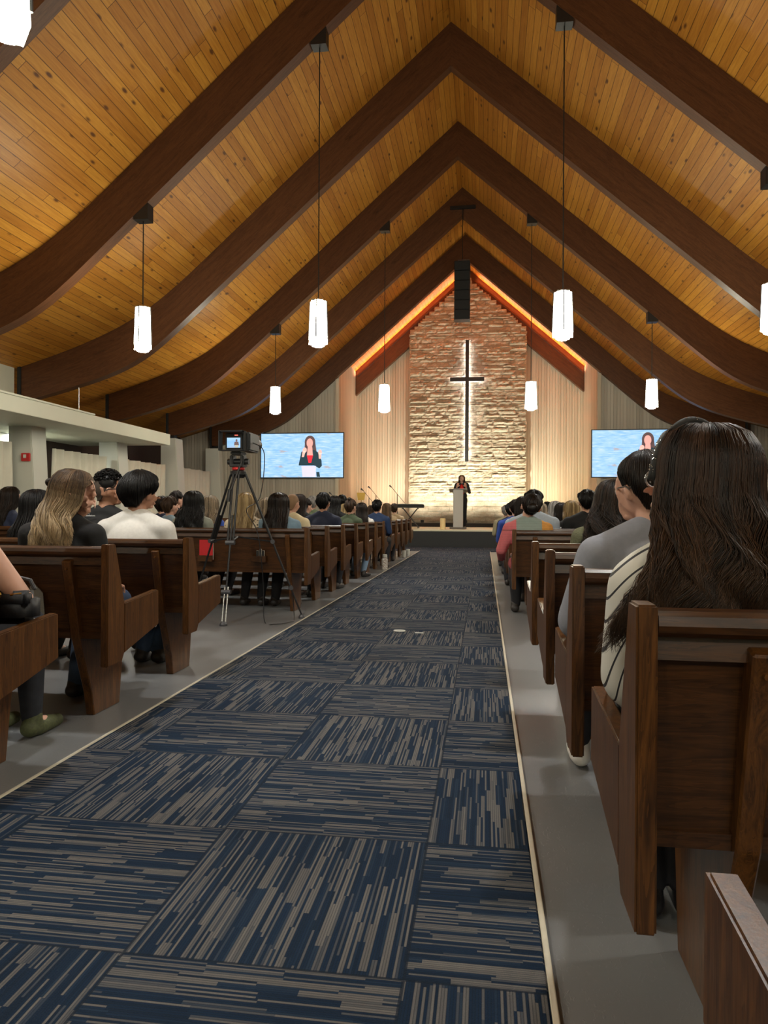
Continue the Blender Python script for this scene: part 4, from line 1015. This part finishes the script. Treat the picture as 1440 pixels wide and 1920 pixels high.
# ------------------------------------------------------------------ speaker on stage
SP = [('e', (0, 0, .95), (.15, .10, .12)), ('e', (0, 0, 1.10), (.12, .085, .12)), ('e', (0, -.01, 1.27), (.14, .095, .14)), ('c', (-.12, -.01, 1.37), .05, (.12, -.01, 1.37), .05)]
SA = mir([('c', (.165, -.01, 1.36), .045, (.24, .03, 1.12), .036)]); SF = mir([('c', (.24, .03, 1.12), .034, (.14, .20, 1.27), .024)])
SH = hand((.14, .20, 1.27), (-.3, .3, 1), (0, 1, 0), (-1, 0, 0), 1.0, .7) + hand((-.14, .20, 1.27), (.3, .3, 1), (0, 1, 0), (1, 0, 0), 1.0, .7)
SL = mir([('c', (.085, 0, .90), .082, (.09, .02, .50), .055), ('c', (.09, .02, .50), .055, (.10, 0, .09), .036)]); SFT = mir([('c', (.10, 0, .05), .035, (.11, .13, .03), .028)])
Mu = Matrix.Translation((0, 0, .435))
HD = [tuple([p[0]] + [(q[0], q[1], q[2] + .435) if (i == 1 or (i == 3 and p[0] == 'c')) else q for i, q in enumerate(p[1:], 1)]) for p in HEAD]
NK = [('c', (0, -.01, 1.37), .048, (0, .008, 1.47), .047)]
pt = atY(866, 884, 22.15)
sb = obj('person', blob(HD + NK + SP + SA + SF + SL + SFT + SH, .008, 3), SKIN['light'], None, True, (pt.x, 22.15, .5)); sb.rotation_euler = (0, 0, PI)
tag(sb, 'woman speaking at the lectern in a dark jacket and red top, hands raised', 'person')
obj('jacket', blob([('e', (0, -.012, 1.02), (.155, .105, .14)), ('e', (0, -.015, 1.25), (.15, .10, .16)), ('c', (-.125, -.01, 1.37), .052, (-.06, -.02, 1.40), .045), ('c', (.125, -.01, 1.37), .052, (.06, -.02, 1.40), .045)] + SA + [('c', p[1], p[2], tuple(Vector(p[1]).lerp(Vector(p[3]), .85)), p[4]) for p in SF], .010, 3, None, .012), cloth('dark jacket', (.014, .018, .022)), sb)
obj('red_top', blob([('e', (0, .045, 1.24), (.075, .075, .13)), ('e', (0, .04, 1.10), (.08, .075, .1))], .008, 2, None, .004), cloth('red', (.62, .02, .015)), sb)
obj('trousers', blob([SP[0]] + SL, .011, 3, None, .012), DKPANTS, sb)
hs = hair_mesh('long', 500, 99, .80, 1.3, .008, .018, back=.12); hs.transform(Mu); attach('hair', hs, HM['ltbrown'], sb)
eyes(sb, Mu)
for s_ in (-1, 1):
    obj('shoe', blob([('c', (s_ * .10, -.01, .045), .038, (s_ * .112, .15, .03), .032)], .008, 2), SHOE, sb)
# lectern
yl = 21.6; a = atY(849.5, 918, yl); c_ = atY(868.5, 918, yl)
t = thing('lectern', 'pale frosted lectern on a dark base in front of the speaker', 'lectern', ((a.x + c_.x) / 2, yl, .5)); hw = (c_.x - a.x) / 2
def frosted():
    t_ = NT('frosted acrylic'); t_.out((.55, .53, .50, 1), .35); t_.b.inputs['Transmission Weight'].default_value = .25; return t_.m
FROST = frosted()
hl = a.z - .5
bm = B(); prism(bm, [(-hw * .9, .05), (hw * .9, .05), (hw, hl), (-hw, hl)], 'y', 0, .03); obj('front_panel', bm, FROST, t)
bm = B(); prism(bm, [(-.06, hl + .03), (.34, hl - .06), (.34, hl - .08), (-.06, hl + .01)], 'x', -hw - .12, hw + .12); obj('reading_top', bm, FROST, t)
bm = B(); box(bm, -hw - .1, hw + .1, -.08, .36, 0, .05, .01); obj('base', bm, plain('taupe base', (.12, .09, .07), .5), t)
for s_ in (-1, 1):
    bm = B(); prism(bm, [(.031, .05), (.28, .05), (.28, hl - .08), (.031, hl - .02)], 'x', s_ * hw * .9 - .01, s_ * hw * .9 + .01); obj('side_panel', bm, FROST, t)
# candle
p = atZ(835, 991, .5)
t = thing('candle', 'thick ivory pillar candle standing on the stage left of the lectern', 'candle', (p.x, 20.6, .5))
bm = B(); lathe(bm, [(.075, 0), (.08, .01), (.08, .32), (.065, .33), (.03, .322)], n=24); obj('wax', bm, plain('ivory wax', (.75, .58, .28), .5), t)
bm = B(); tube(bm, [(0, 0, .322), (.002, 0, .345)], .004, 6); obj('wick', bm, BLACK, t)
# keyboard on stand
pa = atY(744, 949, 21.9); pb = atY(795, 949, 21.9)
t = thing('stage_keyboard', 'black stage keyboard on a folding stand at the left of the stage', 'keyboard', ((pa.x + pb.x) / 2, 21.9, .5)); hw = (pb.x - pa.x) / 2; zk = pa.z - .5 - .05
bm = B(); box(bm, -hw, hw, -.16, .16, zk, zk + .11, .015); obj('keyboard_body', bm, BLACKM, t)
bm = B()
for k in range(24): box(bm, -hw + .05 + k * (2 * hw - .1) / 24, -hw + .045 + (k + 1) * (2 * hw - .1) / 24, .0, .15, zk + .111, zk + .122)
obj('keys', bm, PIER, t)
for s_ in (-1, 1):
    bm = B(); tube(bm, [(-s_ * hw * .6, -.1 * s_, .02), (s_ * hw * .55, -.1 * s_, zk - .02)], .018, 8); obj('stand_leg', bm, BLACK, t)
    bm = B(); tube(bm, [(s_ * hw * .55, -.18, zk - .02), (s_ * hw * .55, .18, zk - .02)], .015, 8); tube(bm, [(-s_ * hw * .6, -.2, .02), (-s_ * hw * .6, .2, .02)], .015, 8); obj('stand_foot', bm, BLACK, t)
# microphone stands behind
for px, py, lab in ((705, 914, 'thin microphone stand left of the keyboard, its boom raised highest'), (745, 912, 'thin microphone stand just behind the keyboard'), (692, 918, 'thin microphone stand furthest left on the stage'), (632, 925, 'black microphone stand rising behind heads left of the recess')):
    yy = 21.9 if px in (692,) else 22.6; p = atY(px, py, yy); t = thing('microphone_stand', lab, 'microphone stand', (p.x, yy, .5), 0, 'microphone stands'); h = p.z - .5
    bm = B(); tube(bm, [(0, 0, .02), (0, 0, h - .25)], .012, 6); obj('pole', bm, BLACK, t)
    bm = B(); tube(bm, [(.25, .05, h - .55), (0, 0, h - .25), (-.18, -.04, h - .03)], .008, 6); obj('boom', bm, BLACK, t)
    bm = B(); tube(bm, [(-.18, -.04, h - .03), (-.25, -.06, h + .03)], [.015, .026], 8); obj('microphone', bm, DGREY, t)
    bm = B()
    for k in range(3): tube(bm, [(0, 0, .12), (.28 * math.cos(k * 2.09), .28 * math.sin(k * 2.09), .012)], .008, 6)
    obj('tripod_base', bm, BLACK, t)
# gold trophy-like stand ornament
p = atY(677, 932, 22.3)
t = thing('music_stand', 'gold-toned music stand on the left part of the stage', 'music stand', (p.x, 22.3, .5))
GOLD = plain('aged brass', (.45, .28, .07), .35, 1)
bm = B(); prism(bm, [(-.1, p.z - .5 - .1), (.1, p.z - .5 - .1), (.14, p.z - .5 + .14), (-.14, p.z - .5 + .14)], 'y', 0, .02); obj('desk', bm, GOLD, t)
bm = B(); tube(bm, [(0, .03, .02), (0, .03, p.z - .5)], .012, 6); obj('pole', bm, GOLD, t)
bm = B(); lathe(bm, [(.15, 0), (.14, .02), (.02, .035)], (0, .03, 0)); obj('foot', bm, GOLD, t)
# ------------------------------------------------------------------ video camera on tripod
fx = [Vector((-1.69, 6.48, .02)), Vector((-2.25, 5.93, .02)), Vector((-2.80, 6.50, .02))]
apx = atY(447, 884, 6.28); T0 = Vector((apx.x, 6.28, 0)); hA = apx.z
t = thing('camera_tripod', 'black camera tripod standing in the gap between the left pews', 'tripod', T0)
RB = plain('red tripod ring', (.5, .02, .02), .4)
hub = Vector((0, 0, hA))
for i, f in enumerate(fx):
    d = f - T0; d0 = Vector((d.x, d.y, 0)).normalized() * .055 + hub; side = Vector((-d.y, d.x, 0)).normalized() * .026
    m1 = d0.lerp(d, .48); m2 = d0.lerp(d, .80)
    bm = B(); tube(bm, [d0 + side, m1 + side], .011, 8); tube(bm, [d0 - side, m1 - side], .011, 8); lg = obj('leg', bm, BLACK, t)
    bm = B(); tube(bm, [d0.lerp(d, .30), m2], .010, 8); obj('middle_section', bm, BLACK, lg)
    bm = B(); tube(bm, [m2.lerp(m1, .1) + side * .6, d.lerp(m2, .06) + side * .6], .008, 8); tube(bm, [m2.lerp(m1, .1) - side * .6, d.lerp(m2, .06) - side * .6], .008, 8); obj('lower_section', bm, STEEL if i == 1 else BLACK, lg)
    for q in (m1, m2):
        bm = B(); tube(bm, [q - side * 1.6, q + side * 1.6], .021, 8); obj('clamp', bm, DGREY, lg)
    bm = B(); lathe(bm, [(.035, -.02), (.035, -.005), (.02, .02)], d, 10); obj('rubber_foot', bm, DGREY, lg)
    bm = B(); tube(bm, [Vector((0, 0, hA * .56)), m1], .008, 6); obj('spreader_arm', bm, BLACK, lg)
bm = B(); lathe(bm, [(.05, -.06), (.075, -.03), (.075, .0), (.05, .01)], (0, 0, hA)); obj('crown', bm, BLACK, t)
bm = B(); lathe(bm, [(.055, .012), (.058, .02), (.058, .035), (.05, .04)], (0, 0, hA)); obj('level_ring', bm, RB, t)
bm = B(); box(bm, -.07, -.035, -.05, .05, hA + .045, hA + .15, .01); box(bm, .03, .065, -.05, .05, hA + .045, hA + .15, .01); box(bm, -.07, .065, -.06, .06, hA + .04, hA + .065, .006); tube(bm, [(-.1, 0, hA + .09), (.1, 0, hA + .09)], .028, 12); box(bm, -.05, .05, -.08, .08, hA + .15, hA + .18, .008); obj('fluid_head', bm, BLACK, t)
bm = B(); tube(bm, [(.05, -.04, hA + .10), (-.03, -.16, hA - .22)], .010, 8); tube(bm, [(-.025, -.155, hA - .17), (-.035, -.17, hA - .28)], .017, 8); obj('pan_handle', bm, BLACK, t)
cz = hA + .185
cm = thing('video_camera', 'black video camera with a hooded monitor showing the speaker, on the tripod', 'camera', (T0.x, T0.y, cz))
bm = B(); box(bm, .02, .13, -.06, .22, 0, .17, .012); obj('camera_body', bm, BLACK, cm)
bm = B(); tube(bm, [(.06, .22, .09), (.06, .36, .09)], [.045, .05], 16); obj('lens_barrel', bm, BLACK, cm)
bm = B(); box(bm, -.09, .075, -.10, -.075, .01, .16, .006); mo = obj('monitor', bm, BLACKM, cm)
bm = B()
prism(bm, [(-.10, .165), (.09, .165), (.10, .175), (-.13, .175)], 'y', -.17, -.08)
prism(bm, [(-.10, .005), (.09, .005), (.10, -.005), (-.13, -.005)], 'y', -.15, -.08)
prism(bm, [(-.13, -.005), (-.122, -.005), (-.122, .175), (-.13, .175)], 'y', -.17, -.08); box(bm, .092, .10, -.13, -.08, -.005, .175); obj('monitor_hood', bm, BLACKM, mo)
bm = B(); box(bm, -.072, .052, -.1035, -.1005, .025, .115); obj('lit_display', bm, SCR, mo)
bm = B(); box(bm, .0, .03, -.1035, -.1005, .135, .141); obj('record_light', bm, emit('record red', (1, .12, .08), 2), mo)
bm = B(); disc(bm, .018, .09, .009, .012, -.105); poly(bm, [(.0, .078), (-.006, .045), (.042, .045), (.036, .078)], -.105); obj('shown_figure', bm, E_('hair', (.10, .06, .06)), mo)
bm = B(); poly(bm, [(.002, .048), (.004, .026), (.036, .026), (.036, .048)], -.106); obj('shown_lectern', bm, E_('lec2', (.35, .34, .28)), mo)
bm = B(); tube(bm, [(.03, -.03, .185), (.03, .12, .185)], .009, 8); tube(bm, [(.03, -.03, .17), (.03, -.03, .185)], .009, 8); tube(bm, [(.03, .12, .17), (.03, .12, .185)], .009, 8); obj('top_handle', bm, BLACK, cm)
bm = B(); q = T0 + Vector((.13, .02, cz + .08)); pts = []
for a_ in [q, q + Vector((.10, .03, -.1)), q + Vector((.06, .03, -.5)), q + Vector((-.05, -.02, -.62)), Vector((-2.0, 6.1, .8)), Vector((-1.98, 6.2, .35)), Vector((-1.95, 6.15, .02)), Vector((-1.82, 6.02, .012)), Vector((-1.72, 6.2, .012)), Vector((-1.75, 6.42, .02)), Vector((-1.78, 6.45, .25))]: pts.append(a_)
def spl(P, n_=8):
    out = []
    for i in range(len(P) - 1):
        p0, p1, p2, p3 = P[max(i - 1, 0)], P[i], P[i + 1], P[min(i + 2, len(P) - 1)]
        for k in range(n_):
            t_ = k / n_; out.append(.5 * ((2 * p1) + (p2 - p0) * t_ + (2 * p0 - 5 * p1 + 4 * p2 - p3) * t_ * t_ + (3 * p1 - p0 - 3 * p2 + p3) * t_ ** 3))
    return out + [P[-1]]
tube(bm, spl(pts), .0045, 6); tag(obj('camera_cable', bm, BLACK), 'thin black cable hanging from the camera down to the floor by the tripod', 'cable')
# ------------------------------------------------------------------ small things
def on_rack(i_row, dxx, s=-1): return Vector((XL - dxx if s < 0 else XR + dxx, (ROWS_N + ROWS_F)[i_row], .512))
p = on_rack(5, 1.05)
t = thing('hymnal', 'red hymnal in the rack of the pew beyond the gap', 'book', (p.x, p.y + .055, p.z + .001))
REDB = plain('red book cloth', (.45, .008, .012), .5); PAGE = plain('page edges', (.6, .55, .45), .8)
bm = B(); box(bm, -.07, .07, -.008, -.004, .0, .20); box(bm, -.07, .07, .012, .016, .0, .20); box(bm, -.07, -.066, -.0039, .0119, 0, .2); hb_ = obj('cover', bm, REDB, t)
bm = B(); box(bm, -.065, .073, -.0035, .0115, .004, .205); obj('pages', bm, PAGE, t)
for v in (hb_,): pass
p = on_rack(5, .49)
for k, (dx_, hh_, m_, lb) in enumerate(((-.03, .10, BLACKM, 'black booklet in the rack behind the tripod leg, left one'), (0.0, .115, DGREY, 'dark grey booklet in the rack behind the tripod leg, middle one'), (.03, .10, BLACKM, 'black booklet in the rack behind the tripod leg, right one'))):
    t = thing('booklet', lb, 'booklet', (p.x + dx_, p.y + .05, p.z), 0, 'booklets in the pew rack')
    bm = B(); box(bm, -.011, .011, -.006, .012, 0, hh_, .001); obj('cover', bm, m_, t)
    bm = B(); box(bm, -.009, .012, -.003, .009, .003, hh_ + .002); obj('pages', bm, PAGE, t)
p = atY(70, 1108, 3.06)
t = thing('newspaper', 'folded newsprint leaflet in the rack beside the bare-armed woman', 'leaflet', (p.x, 3.07, .512))
bm = B(); prism(bm, [(-.045, 0), (.03, 0), (.02, .10), (-.02, .14), (-.045, .13)], 'y', 0, .004); lf = obj('paper', bm, plain('newsprint', (.20, .195, .17), .9, var=.3, scale=150), t)
textmesh('NEWS', .022, BLACKM, Matrix.Translation((-.04, -.001, .14)) @ Matrix.Rotation(math.radians(90), 4, 'X'), lf, 'printed_headline') if False else None
# handbag
p = atY(44, 1150, 2.36)
t = thing('handbag', 'black leather handbag with metal buckle on the lap of the bare-armed woman', 'bag', (-1.785, 2.50, .565))
LEATH = plain('black leather', (.014, .014, .016), .55, var=.3, scale=40, bump=.3)
bm = B(); box(bm, -.085, .085, -.05, .06, 0, .125, .028); box(bm, -.08, .08, -.056, .0, .07, .13, .012); obj('bag_body', bm, LEATH, t, True)
bm = B(); tube(bm, [(-.07, .02, .13), (-.05, .02, .165), (0, .02, .175), (.05, .02, .165), (.07, .02, .13)], .008, 8); obj('handle', bm, LEATH, t)
bm = B(); tube(bm, [(-.03 + .012 * math.cos(2 * PI * k / 10), -.055, .115 + .012 * math.sin(2 * PI * k / 10)) for k in range(11)], .003, 6); tube(bm, [(.02, -.055, .115), (.06, -.045, .12)], .005, 6); obj('buckle', bm, GOLD, t)
t = thing('white_cup', 'white cup lid showing over the arm of the left-edge pew', 'cup', (-1.775, 2.62, .456))
bm = B(); lathe(bm, [(.03, 0), (.036, .09), (.036, .092)], n=16); obj('cup_body', bm, PIER, t)
bm = B(); lathe(bm, [(.038, .092), (.038, .1), (.028, .108)], n=16); obj('lid', bm, PIER, t)
# floral bottle and cups on the floor near the pew ends
def floral():
    t_ = NT('floral print'); n_ = t_.noise(t_.coord(), 28, 2); t_.out(t_.ramp(n_, [(.45, (.62, .58, .52)), (.52, (.20, .12, .08)), (.6, (.62, .58, .52))]), .4); return t_.m
p = atZ(714, 1064, 0)
t = thing('water_bottle', 'white patterned water bottle standing on the floor by a left pew end', 'bottle', (-1.63 - .10, 12.3, 0))
bm = B(); lathe(bm, [(.05, 0), (.056, .02), (.056, .17), (.045, .19), (.05, .21)], n=20); obj('bottle_body', bm, floral(), t)
bm = B(); lathe(bm, [(.045, .211), (.045, .25), (.036, .26)], n=20); obj('cap', bm, PIER, t)
for px, yy, lb in ((742, 15.6, 'small white cup on the floor, the nearer of two by the front left pews'), (750, 16.2, 'small white cup on the floor, the farther of two by the front left pews')):
    p = atZ(px, 1036, 0); t = thing('paper_cup', lb, 'cup', (-1.76 if yy < 16 else -1.74, yy, 0), 0, 'cups on the floor')
    bm = B(); lathe(bm, [(.035, 0), (.045, .13), (.045, .135)], n=14); obj('cup_body', bm, PIER, t)
    bm = B(); lathe(bm, [(.048, .135), (.048, .148), (.03, .152)], n=14); obj('lid', bm, PIER, t)
# pale marks on the carpet
p = atZ(749, 1184, .012)
bm = B(); tube(bm, [(.045 * math.cos(2 * PI * k / 16), .03 * math.sin(2 * PI * k / 16), 0) for k in range(17)], .006, 6); tag(obj('tape_ring', bm, PIER, loc=(p.x, p.y, .018)), 'small pale ring lying on the aisle carpet', 'ring')
p = atZ(786, 1187, .012)
bm = B(); box(bm, -.035, .035, -.008, .008, 0, .004); tag(obj('paper_scrap', bm, PIER, loc=(p.x, p.y, .0125)), 'small white scrap right of the pale ring on the carpet', 'scrap')
